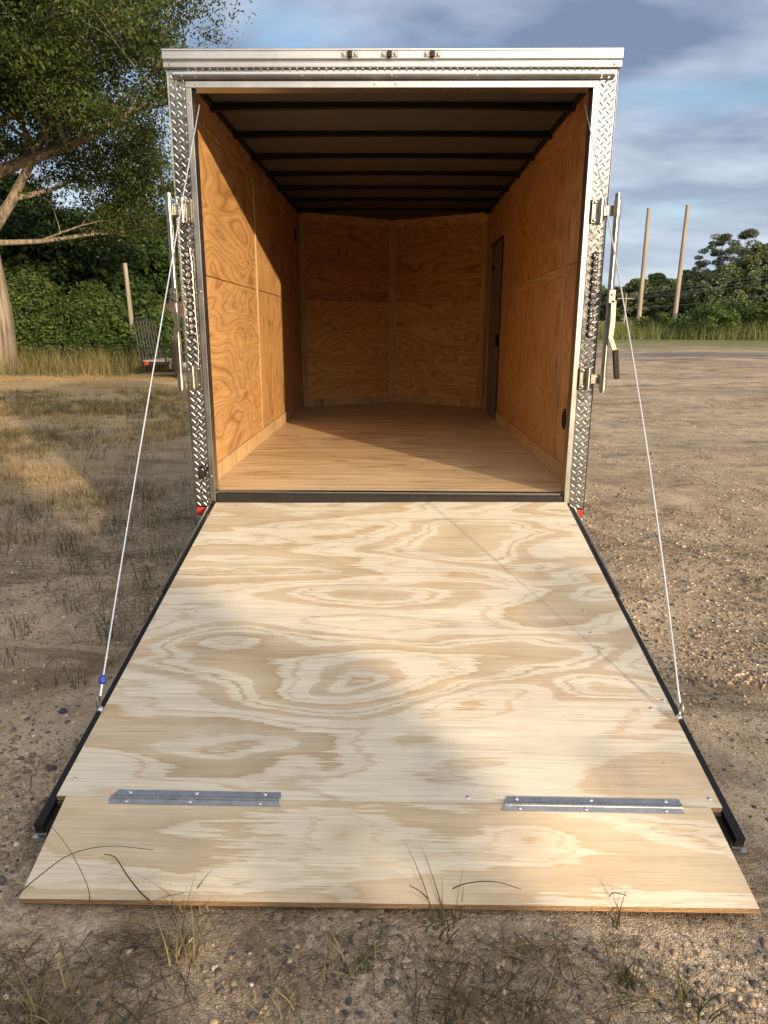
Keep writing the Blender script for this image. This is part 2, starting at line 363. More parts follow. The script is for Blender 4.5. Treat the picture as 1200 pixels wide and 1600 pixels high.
def ledmat():
    m, nt, b = newmat('faceted_led_lens'); tc = N(nt, 'ShaderNodeTexCoord'); v = N(nt, 'ShaderNodeTexVoronoi'); v.inputs['Scale'].default_value = 150; L(nt, tc, 'Object', v, 0)
    c = ramp(nt, (v, 'Distance'), [(.1, (.55, .50, .46)), (.7, (.10, .09, .09))]); L(nt, c, 0, b, 'Base Color'); setp(b, Metallic=.75, Roughness=.14); bump(nt, b, (v, 'Distance'), 1.0, .004); return m
LEDM = ledmat()
def woodpole(name, c1, c2):
    m, nt, b = newmat(name); tc = N(nt, 'ShaderNodeTexCoord'); mm = mapping(nt, (tc, 'Object'), (9, 9, .5)); n = noise_n(nt, (mm, 0), 1, 6, .65)
    c = ramp(nt, (n, 0), [(.3, c1), (.68, c2)]); L(nt, c, 0, b, 'Base Color'); setp(b, Roughness=.9); bump(nt, b, (n, 0), .6, .02); return m
POLE = woodpole('weathered_pole', (.14, .12, .095), (.30, .26, .205))
BARK = woodpole('oak_bark', (.05, .04, .03), (.30, .245, .18))
BARKD = woodpole('pine_bark', (.05, .04, .03), (.15, .11, .08))
def leafmat(name, cols, trans=.35, rough=.55):
    m = bpy.data.materials.new(name); m.use_nodes = True; nt = m.node_tree; nt.nodes.clear()
    g = N(nt, 'ShaderNodeNewGeometry'); c = ramp(nt, (g, 'Random Per Island'), [(i/(len(cols)-1), q) for i, q in enumerate(cols)])
    tc = N(nt, 'ShaderNodeTexCoord'); n = noise_n(nt, (tc, 'Object'), .55, 3); rr = ramp(nt, (n, 0), [(.35, (.72, .75, .7)), (.65, (1.2, 1.15, 1.0))])
    c2 = mixc(nt, 1.0, (c, 0), (rr, 0), 'MULTIPLY')
    d = N(nt, 'ShaderNodeBsdfPrincipled'); L(nt, c2, 2, d, 'Base Color'); setp(d, Roughness=rough)
    if 'Specular IOR Level' in d.inputs: d.inputs['Specular IOR Level'].default_value = .25
    t = N(nt, 'ShaderNodeBsdfTranslucent'); L(nt, c2, 2, t, 0)
    x = N(nt, 'ShaderNodeMixShader'); x.inputs[0].default_value = trans; L(nt, d, 0, x, 1); L(nt, t, 0, x, 2)
    o = N(nt, 'ShaderNodeOutputMaterial'); L(nt, x, 0, o, 0); return m
OAKLEAF = leafmat('oak_leaves', [(.018, .038, .010), (.034, .060, .014), (.056, .082, .020), (.10, .105, .035)])
DARKLEAF = leafmat('forest_leaves', [(.018, .040, .012), (.035, .065, .016), (.06, .09, .022)], .25)
BUSHLEAF = leafmat('bush_leaves', [(.022, .050, .014), (.045, .085, .020), (.08, .125, .032), (.10, .12, .04)], .3)
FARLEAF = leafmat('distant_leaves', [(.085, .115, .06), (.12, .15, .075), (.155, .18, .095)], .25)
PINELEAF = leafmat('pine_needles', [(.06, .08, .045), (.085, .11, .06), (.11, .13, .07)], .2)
DRY = leafmat('dry_grass_blades', [(.22, .15, .07), (.38, .26, .12), (.52, .38, .18), (.14, .12, .05)], .3, .8)
DRYT = leafmat('tall_grass_blades', [(.07, .085, .03), (.14, .125, .055), (.22, .17, .085), (.29, .225, .125), (.07, .10, .03)], .25, .8)
GREENG = leafmat('green_grass_blades', [(.035, .045, .016), (.06, .078, .024), (.09, .085, .038), (.14, .105, .055), (.045, .035, .022)], .3, .7)
TUFTG = leafmat('mixed_tuft_blades', [(.07, .085, .03), (.16, .14, .06), (.30, .23, .13), (.42, .33, .20), (.10, .075, .04)], .25, .8)
STRAW = leafmat('straw_litter', [(.20, .15, .09), (.33, .25, .155), (.12, .085, .05), (.05, .038, .025), (.09, .07, .04)], .1, .85)
WEED = leafmat('weed_blades', [(.06, .10, .028), (.12, .155, .045), (.19, .20, .075), (.28, .25, .12)], .3, .7)
FLOWER = leafmat('white_weed_flowers', [(.55, .55, .5), (.7, .7, .62)], .2, .7)

# ------------------------------------------------------------------ terrain
def sst(a, b, x):
    t = np.clip((x-a)/(b-a), 0, 1); return t*t*(3-2*t)
def vnoise(x, y, s, seed=0):
    x = np.asarray(x)/s+seed*17.3; y = np.asarray(y)/s+seed*9.1
    xi = np.floor(x); yi = np.floor(y); fx = x-xi; fy = y-yi; fx = fx*fx*(3-2*fx); fy = fy*fy*(3-2*fy)
    def h(a, b): 
        v = np.sin(a*127.1+b*311.7+seed*74.7)*43758.5453; return v-np.floor(v)
    return (h(xi, yi)*(1-fx)+h(xi+1, yi)*fx)*(1-fy)+(h(xi, yi+1)*(1-fx)+h(xi+1, yi+1)*fx)*fy - .5
def gz(x, y):
    x = np.asarray(x, float); y = np.asarray(y, float)
    r = np.hypot(x, y+3.74); az = np.degrees(np.arctan2(x, y+3.74))
    z = .95*sst(10, 50, r)*sst(4, 13, az)*sst(-10, 0, 170-np.abs(az)) + .5*sst(60, 150, r)
    z += -.035 + .035*vnoise(x, y, 1.7, 1) + .014*vnoise(x, y, .5, 2) + .006*vnoise(x, y, .17, 3) + .09*vnoise(x, y, 7, 4)*sst(3, 9, r)
    # tyre ruts on the right, running away beside the trailer
    for (xa, ya, xb, yb) in ((1.45, 2.2, 2.3, -.55), (3.1, 4.5, 4.2, .5)):
        lx, ly = xb-xa, yb-ya; ll = math.hypot(lx, ly); t = ((x-xa)*lx+(y-ya)*ly)/ll; d = ((x-xa)*ly-(y-ya)*lx)/ll+.05*np.sin(t*.9)
        ww = sst(-1.2, .2, t)*(1-sst(ll+.2, ll+1.6, t)); z += ww*(-.015*np.exp(-(d/.13)**4)+.012*np.exp(-((np.abs(d)-.19)/.05)**2)+.007*np.cos(d*2*np.pi/.055)*np.exp(-(d/.12)**4)*(.6+.4*np.sign(np.sin(t*60))))
    # flat bearing under the ramp's lower end
    m = np.exp(-((x/1.25)**4)-(((y+2.15)/.5)**4)); z = z*(1-m)+m*(-.03+.018*x)
    return z
NR, NA = 520, 760
rad = np.concatenate([[0], .5*1.018**np.arange(NR-1)]); ang = np.linspace(0, 2*np.pi, NA, endpoint=False)
ang = ang + .0
RR, AA = np.meshgrid(rad, ang, indexing='ij'); GX = RR*np.sin(AA); GY = RR*np.cos(AA)-3.74+1.0; GZ = gz(GX, GY)
V = np.stack([GX, GY, GZ], -1).reshape(-1, 3)
i, j = np.meshgrid(np.arange(NR-1), np.arange(NA), indexing='ij'); j2 = (j+1) % NA
F = np.stack([i*NA+j, i*NA+j2, (i+1)*NA+j2, (i+1)*NA+j], -1).reshape(-1, 4)
def groundmat():
    m, nt, b = newmat('dirt_gravel_lot'); tc = N(nt, 'ShaderNodeTexCoord'); O = (tc, 'Object')
    sp = N(nt, 'ShaderNodeSeparateXYZ'); L(nt, O[0], O[1], sp, 0)
    a = noise_n(nt, O, 1.1, 8, .62, .3); sand = ramp(nt, (a, 0), [(.3, (.27, .21, .15)), (.5, (.41, .33, .24)), (.7, (.56, .465, .35))])
    mid = noise_n(nt, (mapping(nt, O, (1, .6, 1)), 0), 4.5, 9, .72, .3); midr = ramp(nt, (mid, 0), [(.36, (.50, .47, .44)), (.5, (.95, .94, .93)), (.64, (1.22, 1.2, 1.16))])
    sand = mixc(nt, 1.0, (sand, 0), (midr, 0), 'MULTIPLY')
    clod = noise_n(nt, O, 26, 7, .75); clr = ramp(nt, (clod, 0), [(.36, (.55, .52, .50)), (.47, (1, 1, 1)), (.62, (1, 1, 1)), (.72, (1.2, 1.15, 1.1))]); sand = mixc(nt, 1.0, (sand, 2), (clr, 0), 'MULTIPLY')
    # fine gravel speckle at two sizes
    v1 = N(nt, 'ShaderNodeTexVoronoi'); v1.inputs['Scale'].default_value = 75; L(nt, O[0], O[1], v1, 0)
    v2 = N(nt, 'ShaderNodeTexVoronoi'); v2.inputs['Scale'].default_value = 210; L(nt, O[0], O[1], v2, 0)
    s1 = N(nt, 'ShaderNodeSeparateColor'); L(nt, v1, 'Color', s1, 0); s2 = N(nt, 'ShaderNodeSeparateColor'); L(nt, v2, 'Color', s2, 0)
    g1 = ramp(nt, (s1, 0), [(0, (.07, .068, .07)), (.25, (.17, .145, .125)), (.6, (.34, .26, .185)), (.85, (.48, .38, .27)), (1, (.62, .55, .47))])
    g2 = ramp(nt, (s2, 0), [(0, (.11, .095, .08)), (.4, (.28, .215, .155)), (.8, (.45, .355, .25)), (1, (.58, .50, .40))])
    pn = noise_n(nt, (mapping(nt, O, (1.0, .55, 1)), 0), .75, 6, .6, .6); pm = ramp(nt, (pn, 0), [(.40, (0, 0, 0)), (.58, (1, 1, 1))])
    sp1 = mathn(nt, 'GREATER_THAN', (s1, 1), .45); f1 = mathn(nt, 'MULTIPLY', (sp1, 0), (pm, 0)); f1 = mathn(nt, 'MULTIPLY', (f1, 0), .85)
    sp2 = mathn(nt, 'GREATER_THAN', (s2, 1), .55); f2 = mathn(nt, 'MULTIPLY', (sp2, 0), .55)
    c = mixc(nt, (f2, 0), (sand, 2), (g2, 0)); c = mixc(nt, (f1, 0), (c, 2), (g1, 0))
    # grey crushed-stone streaks out on the lot, right of the trailer
    gn = noise_n(nt, (mapping(nt, O, (.05, .22, 1)), 0), 1.0, 6, .6, .5); gm = ramp(nt, (gn, 0), [(.50, (0, 0, 0)), (.60, (1, 1, 1))])
    far = N(nt, 'ShaderNodeMapRange'); far.inputs[1].default_value = 6; far.inputs[2].default_value = 16; L(nt, sp, 1, far, 0)
    right = N(nt, 'ShaderNodeMapRange'); right.inputs[1].default_value = 1.2; right.inputs[2].default_value = 3.5; L(nt, sp, 0, right, 0)
    gg = mathn(nt, 'MULTIPLY', (gm, 0), (far, 0)); gg = mathn(nt, 'MULTIPLY', (gg, 0), (right, 0)); gg = mathn(nt, 'MULTIPLY', (gg, 0), .95)
    gsp = ramp(nt, (s1, 2), [(0, (.07, .07, .075)), (1, (.22, .205, .20))]); c = mixc(nt, (gg, 0), (c, 2), (gsp, 0))
    on = noise_n(nt, (mapping(nt, O, (.12, .45, 1), (7, 2, 0)), 0), 1.0, 8, .7, .6); om = ramp(nt, (on, 0), [(.52, (0, 0, 0)), (.60, (.8, .8, .8))]); of = mathn(nt, 'MULTIPLY', (om, 0), (far, 0))
    c = mixc(nt, (of, 0), (c, 2), (.30, .20, .105))
    pn2 = noise_n(nt, (mapping(nt, O, (.25, .8, 1), (1, 9, 0)), 0), 1.0, 8, .7, .8); pm2 = ramp(nt, (pn2, 0), [(.52, (0, 0, 0)), (.62, (.75, .75, .75))]); c = mixc(nt, (pm2, 0), (c, 2), (.46, .37, .265))
    dk2 = noise_n(nt, (mapping(nt, O, (.6, 1.6, 1), (4, 3, 0)), 0), 1.0, 9, .75, .8); dkm2 = ramp(nt, (dk2, 0), [(.37, (.50, .46, .43)), (.50, (1, 1, 1))]); c = mixc(nt, 1.0, (c, 2), (dkm2, 0), 'MULTIPLY')
    # dead and dry turf on the left
    dn = noise_n(nt, (mapping(nt, O, (1, 1, 1)), 0), 1.3, 9, .7, .4)
    left = N(nt, 'ShaderNodeMapRange'); left.inputs[1].default_value = -1.6; left.inputs[2].default_value = -3.4; L(nt, sp, 0, left, 0)
    fy = N(nt, 'ShaderNodeMapRange'); fy.inputs[1].default_value = -.5; fy.inputs[2].default_value = 3.5; L(nt, sp, 1, fy, 0)
    lm = mathn(nt, 'MULTIPLY', (left, 0), (fy, 0)); dm = ramp(nt, (dn, 0), [(.36, (.15, .15, .15)), (.6, (.9, .9, .9))]); lm = mathn(nt, 'MULTIPLY', (lm, 0), (dm, 0))
    tn = noise_n(nt, (mapping(nt, O, (40, 40, 40)), 0), 1, 5, .7); turf = ramp(nt, (tn, 0), [(.3, (.19, .135, .07)), (.5, (.38, .27, .14)), (.7, (.54, .40, .21))])
    c = mixc(nt, (lm, 0), (c, 2), (turf, 0))
    # lawn far behind
    ln = noise_n(nt, O, .35, 5, .6); lr = mathn(nt, 'MULTIPLY_ADD', (ln, 0), 16, (sp, 1)); lr = mathn(nt, 'MULTIPLY_ADD', (sp, 0), .38, (lr, 0))
    lf = N(nt, 'ShaderNodeMapRange'); lf.inputs[1].default_value = 38; lf.inputs[2].default_value = 47; L(nt, lr, 0, lf, 0)
    lg = ramp(nt, (tn, 0), [(.3, (.09, .105, .045)), (.7, (.19, .19, .085))]); c = mixc(nt, (lf, 0), (c, 2), (lg, 0))
    L(nt, c, 2, b, 'Base Color'); setp(b, Roughness=.95)
    if 'Specular IOR Level' in b.inputs: b.inputs['Specular IOR Level'].default_value = .15
    d1 = ramp(nt, (v1, 'Distance'), [(0, (1, 1, 1)), (.6, (0, 0, 0))]); h = mathn(nt, 'MULTIPLY', (d1, 0), (f1, 0))
    fn = noise_n(nt, O, 55, 6, .7); h = mathn(nt, 'MULTIPLY_ADD', (fn, 0), .9, (h, 0)); d2 = ramp(nt, (v2, 'Distance'), [(0, (.5, .5, .5)), (.7, (0, 0, 0))]); h = mathn(nt, 'ADD', (h, 0), (d2, 0))
    bump(nt, b, (h, 0), .9, .008); return m
g = raw_mesh('ground', V, F, groundmat(), None, True); tag(g, 'tan dirt and gravel lot with dry turf patches under everything', 'ground', kind='structure')

# ------------------------------------------------------------------ enclosed trailer
T = thing('enclosed_trailer', (0, 0, -.03), 'large enclosed cargo trailer with tread plate corners, plywood inside and its ramp lowered', 'trailer')
WO, ZF, ZT, WI, ZB, OX, LN, NOSE, ZC = .954, .565, 2.545, 1.028, .49, 1.065, 4.38, .60, 2.665
YZ = lambda v: (v[1], v[2], v[0]*.3)
ZY = lambda v: (v[2], v[1], v[0]*.3)
XY = lambda v: (v[0], v[1], v[2]*.3)
XZ = lambda v: (v[0], v[2], v[1]*.3)
# outer skin, roof, nose
for s in (-1, 1):
    MB().box((s*1.045, .03, .46), (s*OX, LN, 2.699)).build('side_wall', BODYG, T)
    MB().add([(s*OX, LN, .46), (0, LN+NOSE+.06, .46), (0, LN+NOSE+.06, 2.699), (s*OX, LN, 2.699),
              (s*(OX-.02), LN-.002, .46), (0, LN+NOSE+.035, .46), (0, LN+NOSE+.035, 2.699), (s*(OX-.02), LN-.002, 2.699)],
             [(0,1,2,3), (7,6,5,4), (0,4,5,1), (2,6,7,3), (1,5,6,2), (0,3,7,4)]).build('nose_wall', BODYG, T)
MB().add([(x, y, z) for z in (2.70, 2.72) for (x, y) in ((-1.06, .03), (1.06, .03), (1.06, LN), (0, LN+NOSE+.06), (-1.06, LN))],
         [(0,1,2,3,4), (9,8,7,6,5)]+[(i_, i_+5, (i_+1) % 5+5, (i_+1) % 5) for i_ in range(5)]).build('roof', WHITE, T)
m = MB()
for y in np.arange(.2, 4.5, .6): m.box((-1.0, y, .43), (1.0, y+.05, .52))
for s in (-1, 1): m.box((s*.95, .12, .37), (s*1.03, LN, .455))
m.tube([(-.55, LN, .42), (0, LN+NOSE+1.3, .42)], .05, 6); m.tube([(.55, LN, .42), (0, LN+NOSE+1.3, .42)], .05, 6)
m.build('chassis', BLACK, T)
for s in (-1, 1):
    for y in (2.0, 2.85):
        wl = MB().disc((s*1.10, y, .30), (s, 0, 0), .20, .05, 24, .02).build('rim', STEEL, None, True)
        ty = MB()
        prof = [(.20, -.09), (.30, -.10), (.345, -.07), (.35, 0), (.345, .07), (.30, .10), (.20, .09)]
        Vt = []; Ft = []
        for k in range(32):
            an = 2*math.pi*k/32
            for (rr, xx) in prof: Vt.append((s*1.16+xx, y+rr*math.cos(an), .31+rr*math.sin(an)))
        for k in range(32):
            for q in range(6):
                a = k*7+q; b2 = ((k+1) % 32)*7+q; Ft.append((a, a+1, b2+1, b2))
        ty.add(Vt, Ft); wo_ = ty.build('wheel', RUBBER, T, True)
        wl.parent = wo_; wl.location = (0, 0, 0)
    fp = MB(); Vf = []
    for k in range(13):
        an = math.pi*k/12; Vf += [(s*1.07, 2.42-.86*math.cos(an), .42+.36*math.sin(an)), (s*1.29, 2.42-.86*math.cos(an), .42+.36*math.sin(an))]
    Vf += [(v[0], v[1], v[2]+.012) for v in Vf]
    Ff = [(2*k, 2*k+1, 2*k+3, 2*k+2) for k in range(12)]+[(26+2*k+2, 26+2*k+3, 26+2*k+1, 26+2*k) for k in range(12)]+[(2*k+1, 26+2*k+1, 26+2*k+3, 2*k+3) for k in range(12)]
    fp.add(Vf, Ff).build('fender', ALU, T)

# floor with two plywood sheets' seam
m = MB(); m.box((-WI-.01, .045, ZF-.02), (WI+.01, 2.44, ZF), .001); m.box((-WI-.01, 2.443, ZF-.02), (WI+.01, LN-.002, ZF), .001)
m.add([(-WI-.01, LN, ZF), (WI+.01, LN, ZF), (0, LN+NOSE+.02, ZF), (-WI-.01, LN, ZF-.02), (WI+.01, LN, ZF-.02), (0, LN+NOSE+.02, ZF-.02)], [(0,1,2), (5,4,3), (0,3,4,1), (1,4,5,2), (2,5,3,0)])
m.build('floor', FLOORPLY, T, gc=XY)
# wall panels: lower course, upper course, with thin open joints
def wall(s, spans, nm='wall_panel'):
    x0, x1 = s*WI, s*(WI+.012)
    for (a, b2, z0, z1, mt, gcf) in spans: MB().box((x0, a, z0), (x1, b2, z1), .0012).build(nm, mt, T, gc=gcf)
wall(-1, [(.01, 1.80, ZF+.10, 1.722, WALLPLY2, YZ), (.01, 1.80, 1.727, 2.50, WALLPLY, YZ), (1.84, LN-.01, ZF+.10, 1.722, WALLPLY, ZY), (1.84, LN-.01, 1.727, 2.50, WALLPLY2, ZY)])
wall(1, [(.01, .60, ZF+.10, 1.80, WALLPLY2, ZY), (.01, .60, 1.804, 2.50, WALLPLY2, ZY), (.64, 3.14, ZF+.10, 1.80, WALLPLY2, ZY), (.64, 3.14, 1.804, 2.50, WALLPLY, ZY), (3.14, 4.02, 2.27, 2.50, WALLPLY, YZ), (4.02, LN-.01, ZF+.10, 2.50, WALLPLY2, ZY)])
for s in (-1, 1):
    MB().box((s*(WI-.004), .012, 2.50), (s*(WI+.012), LN-.01, ZC), .001).build('top_trim_board', WALLPLY2, T, gc=YZ)
    # plywood kick board, cut from cross-grain offcuts
    segs = [(.012, 1.22), (1.224, 2.44), (2.444, LN-.01)] if s < 0 else [(.012, .72), (.724, 3.12), (4.04, LN-.01)]
    for (a, b2) in segs: MB().box((s*(WI-.010), a, ZF+.0005), (s*(WI+.012), b2, ZF+.098), .0015).build('kick_board', BASEPLY, T, gc=lambda v: (v[2], v[1], v[0]))
MB().box((-WI-.011, 1.802, ZF+.10), (-WI+.008, 1.838, 2.497), .002).build('batten', BATTEN, T, gc=ZY)
MB().box((WI-.008, .602, ZF+.10), (WI+.011, .638, 2.497), .002).build('batten', BATTEN, T, gc=ZY)
MB().box((WI-.005, .66, 1.74), (WI-.0005, 3.13, 1.80), .001).build('joint_strip', BATTEN, T, gc=YZ)
for s in (-1, 1): MB().box((s*(WI-.014), LN-.05, ZF+.10), (s*(WI-.0005), LN-.012, 2.5), .002).build('batten', BATTEN, T, gc=ZY)
# nose panels (two angled faces)
def nosebox(s, u0, u1, z0, z1, off, th, name, mt, gcf, par=T):
    A = Vector((s*WI, LN, 0)); B = Vector((0, LN+NOSE, 0)); d = (B-A); n = Vector((d.y, -d.x, 0)).normalized()
    if n.y > 0: n = -n
    V = []
    for t in (0, th):
        for (u, z) in ((u0, z0), (u1, z0), (u1, z1), (u0, z1)): V.append(A+d*u+n*(off+t)+Vector((0, 0, z)))
    return MB().add(V, [(0,1,2,3), (7,6,5,4), (0,4,5,1), (1,5,6,2), (2,6,7,3), (3,7,4,0)]).build(name, mt, par, gc=gcf)
for s in (-1, 1):
    nosebox(s, 0, 1, ZF+.085, 1.755, -.012, .012, 'nose_panel', BACKPLY, XZ)
    nosebox(s, 0, 1, 1.759, 2.60, -.012, .012, 'nose_panel', BACKPLY2, (lambda v: (v[0]+4.3, v[2], v[1]*.3)))
    nosebox(s, 0, 1, ZF, ZF+.083, -.005, .016, 'kick_board', BASEPLY, lambda v: (v[2], v[0], v[1]))
    nosebox(s, 0, 1, 2.58, ZC, -.004, .010, 'top_trim_board', BACKPLY, XZ)
    nosebox(s, .005, .045, ZF+.085, 2.58, .001, .012, 'batten', BATTEN, lambda v: (v[2], v[0], v[1]))
MB().prism([(-.045, LN+NOSE-.035), (.045, LN+NOSE-.035), (.03, LN+NOSE-.005), (-.03, LN+NOSE-.005)], ZF+.085, 2.60, 2).build('nose_batten', BATTEN, T, gc=lambda v: (v[2], v[0], v[1]))
# ceiling liner and roof bows
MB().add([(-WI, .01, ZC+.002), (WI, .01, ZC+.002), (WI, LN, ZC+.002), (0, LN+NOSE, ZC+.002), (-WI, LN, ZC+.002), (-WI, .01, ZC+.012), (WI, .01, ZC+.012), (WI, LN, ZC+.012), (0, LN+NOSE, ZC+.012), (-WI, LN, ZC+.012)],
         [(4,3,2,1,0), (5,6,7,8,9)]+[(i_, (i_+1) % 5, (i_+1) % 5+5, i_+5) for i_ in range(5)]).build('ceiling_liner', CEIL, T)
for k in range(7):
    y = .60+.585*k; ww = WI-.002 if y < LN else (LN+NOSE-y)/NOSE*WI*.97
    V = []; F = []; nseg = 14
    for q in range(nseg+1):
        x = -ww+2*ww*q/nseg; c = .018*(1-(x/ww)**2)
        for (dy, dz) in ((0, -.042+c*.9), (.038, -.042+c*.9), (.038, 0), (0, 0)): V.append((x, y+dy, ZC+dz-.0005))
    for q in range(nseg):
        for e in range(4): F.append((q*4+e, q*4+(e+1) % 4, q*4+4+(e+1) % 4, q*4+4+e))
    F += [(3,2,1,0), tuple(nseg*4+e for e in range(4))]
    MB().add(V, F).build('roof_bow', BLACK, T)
m = MB()
for s in (-1, 1): m.box((s*(WI-.03), .02, ZC-.03), (s*(WI-.006), LN-.05, ZC-.001), .004)
m.build('wire_cove', BLACK, T)
# side door inside right
d = MB().box((WI+.001, 3.165, ZF+.002), (WI+.012, 3.99, 2.262), .002).build('side_door', DOORG, T)
m = MB(); m.box((WI-.012, 3.975, ZF+.002), (WI+.004, 4.012, 2.268), .002); m.build('frame', ALUV, d)
m = MB(); m.box((WI-.010, 3.142, ZF+.002), (WI+.004, 3.168, 2.268), .002); m.box((WI-.010, 3.17, 2.262), (WI+.004, 3.973, 2.285), .002); m.build('frame', BLACK, d)
MB().box((WI-.022, 3.23, 1.28), (WI, 3.30, 1.40), .006).build('latch', BLACK, d)
MB().box((WI-.018, 3.72, 2.02), (WI, 3.80, 2.06), .006).build('latch', BLACK, d)
MB().box((WI-.004, 3.02, 2.28), (WI-.0005, 3.09, 2.42), .001).build('wood_patch', BATTEN, T, gc=ZY)
# oval wire cover low on the right wall, and small plate high on the left
def oval(x, y, z, ry, rz, s):
    V = []; F = []; n = 24
    for (k, o_) in ((1, 0), (1, .006), (.8, .011)):
        for q in range(n):
            an = 2*math.pi*q/n; V.append((x-s*o_, y+ry*k*math.cos(an), z+rz*k*math.sin(an)))
    for i_ in range(2):
        for q in range(n): F.append((i_*n+q, i_*n+(q+1) % n, i_*n+n+(q+1) % n, i_*n+n+q))
    F.append(tuple(2*n+q for q in range(n))); return MB().add(V, F)
o = oval(WI-.0005, .38, .93, .036, .062, 1).build('oval_cover', RUBBER, T, True)
for dz in (-.05, .05): MB().disc((WI-.0105, .38, .93+dz), (-1, 0, 0), .005, .002, 8).build('screw', CHROME, o)
MB().box((-WI, 4.0, 2.33), (-WI+.012, 4.08, 2.45), .004).build('wall_plate', BLACK, T)
# screws on the interior panels
def screws(pts, nrm, par, r=.0048, name='screw', h=.0018):
    for p in pts: MB().disc(p, nrm, r, h, 8).build(name, CHROME, par)

for yy in (.12, .61, 1.22, 1.70, 1.95, 2.6, 3.2, 3.8, 4.28):
    for zz in (.78, 1.25, 1.69, 1.77, 2.15, 2.46): screws([(-WI+.0002, yy+.01*math.sin(zz*9), zz)], (1, 0, 0), T, .0042, 'panel_screw', .0012)
for yy in (.12, .55, .70, 1.3, 1.9, 2.5, 3.08):
    for zz in (.78, 1.25, 1.70, 2.15): screws([(WI-.0002, yy+.01*math.sin(zz*9), zz)], (-1, 0, 0), T, .0042, 'panel_screw', .0012)
# threshold: aluminium lip and rubber, rear sill
MB().box((-WO-.01, -.005, ZF-.022), (WO+.01, .044, ZF+.004), .003).build('sill_plate', STEEL, T)
MB().box((-WO, -.028, .512), (WO, -.006, ZF-.004), .006).build('sill_rubber', RUBBER, T)
MB().box((-OX+.01, -.004, .475), (OX-.01, .12, .540), .003).build('rear_sill', BLACK, T)
# opening trims
for s in (-1, 1): MB().box((s*WO, -.034, ZB+.03), (s*(WO+.028), .045, ZT+.028), .002).build('opening_trim', ALUV, T)
MB().box((-WO-.027, -.037, ZT+.001), (WO+.027, .045, ZT+.030), .002).build('opening_trim', ALU, T)
# tread plate corners: flat sheet with raised lugs
def lug(c, ux, uz, n, ln=.0155, wd=.0048, h=.0022):
    c = Vector(c); a = Vector(ux); b2 = Vector(uz); n = Vector(n)
    V = [c+a*ln, c+a*ln*.45+b2*wd, c-a*ln*.45+b2*wd, c-a*ln, c-a*ln*.45-b2*wd, c+a*ln*.45-b2*wd, c+a*ln*.5+n*h, c-a*ln*.5+n*h]
    return V, [(0,1,6), (1,2,7,6), (2,3,7), (3,4,7), (4,5,6,7), (5,0,6)]
def tread_sheet(m, o, du, dv, n, W, H):
    """lugs over a rectangle at o spanned by unit du (W) and dv (H)"""
    o = Vector(o); du = Vector(du); dv = Vector(dv); p = .0345; q = .038
    a1 = (du+dv).normalized(); b1 = (dv-du).normalized()
    for fam in (0, 1):
        v = q*(.35+.5*fam)
        while v < H-.01:
            u = p*(.45+.5*fam)
            while u < W-.006:
                c = o+du*u+dv*v
                if fam: Vv, Fv = lug(c, a1, b1, n)
                else: Vv, Fv = lug(c, b1, a1, n)
                m.add(Vv, Fv); u += p
            v += q
for s in (-1, 1):
    xo, xi = s*OX, s*(WO+.029)
    m = MB(); m.box((xo, -.028, ZB), (xi, .03, 2.62), .003); m.box((s*(OX+.0015), -.026, ZB), (s*(OX+.0045), .16, 2.62), .001)
    lo = min(xo, xi)
    tread_sheet(m, (lo, -.028, ZB), (1, 0, 0), (0, 0, 1), (0, -1, 0), abs(xo-xi), 2.62-ZB)
    tread_sheet(m, (s*(OX+.0045), -.022, ZB), (0, 1, 0), (0, 0, 1), (s, 0, 0), .18, 2.62-ZB)
    cp = m.build('corner_post', TREAD, T, fix=False)
m = MB(); m.box((-OX+.001, -.026, ZT+.031), (OX-.001, .03, 2.635), .002)
tread_sheet(m, (-WO-.03, -.026, ZT+.031), (1, 0, 0), (0, 0, 1), (0, -1, 0), 2*WO+.06, .09)
m.build('header_panel', TREAD, T, fix=False)
# drip rail: hooked extrusion
prof = [(-.0285, 2.582), (-.034, 2.580), (-.060, 2.586), (-.064, 2.592), (-.060, 2.597), (-.044, 2.600), (-.040, 2.612), (-.0285, 2.614)]
MB().prism(prof, -1.035, 1.045, 0).build('drip_rail', ALU, T)
# roof cap extrusion with stepped fascia
prof = [(-.030, 2.628), (-.042, 2.628), (-.044, 2.632), (-.044, 2.650), (-.040, 2.653), (-.040, 2.657), (-.050, 2.660), (-.052, 2.664), (-.052, 2.694), (-.056, 2.697), (-.056, 2.703), (-.050, 2.707), (.03, 2.722), (.03, 2.628)]
MB().prism(prof, -1.077, 1.077, 0).build('roof_cap', ALU, T)
for (x, z, y) in ((-1.045, 2.641, -.044), (1.045, 2.641, -.044)): MB().disc((x, y, z), (0, -1, 0), .006, .003, 10, .002).build('rivet', ZINC, T)
for x in (-.99, -.42, .0, .40, .98): MB().disc((x, -.061, 2.588), (0, -1, 0), .005, .003, 10, .002).build('rivet', ZINC, T)
for x in (-.93, -.08, .02, .90): MB().disc((x, -.037, ZT+.016), (0, -1, 0), .005, .003, 10, .002).build('rivet', CHROME, T)
for s, zz in ((-1, (2.48, 1.62, .66)), (1, (2.49, 1.55, .80))):
    for z in zz: MB().disc((s*(WO+.014), -.034, z), (0, -1, 0), .005, .003, 10, .002).build('rivet', CHROME, T)
# three clearance lights
for x in (-.195, -.010, .190):
    b0 = MB().box((x-.040, -.058, 2.668), (x+.040, -.0515, 2.690), .003).build('clearance_light', LENS, T)
    MB().box((x-.011, -.068, 2.664), (x+.011, -.0585, 2.692), .003).build('led_module', BLACK, b0)
    for q in (-.027, .027): MB().disc((x+q, -.0583, 2.679), (0, -1, 0), .0065, .005, 10, .003).build('bulb_lens', simple('amber_tint_lens', (.55, .38, .25), .15, 0, .2, 90) if q < 0 and x < -.19 else CHROME, b0)
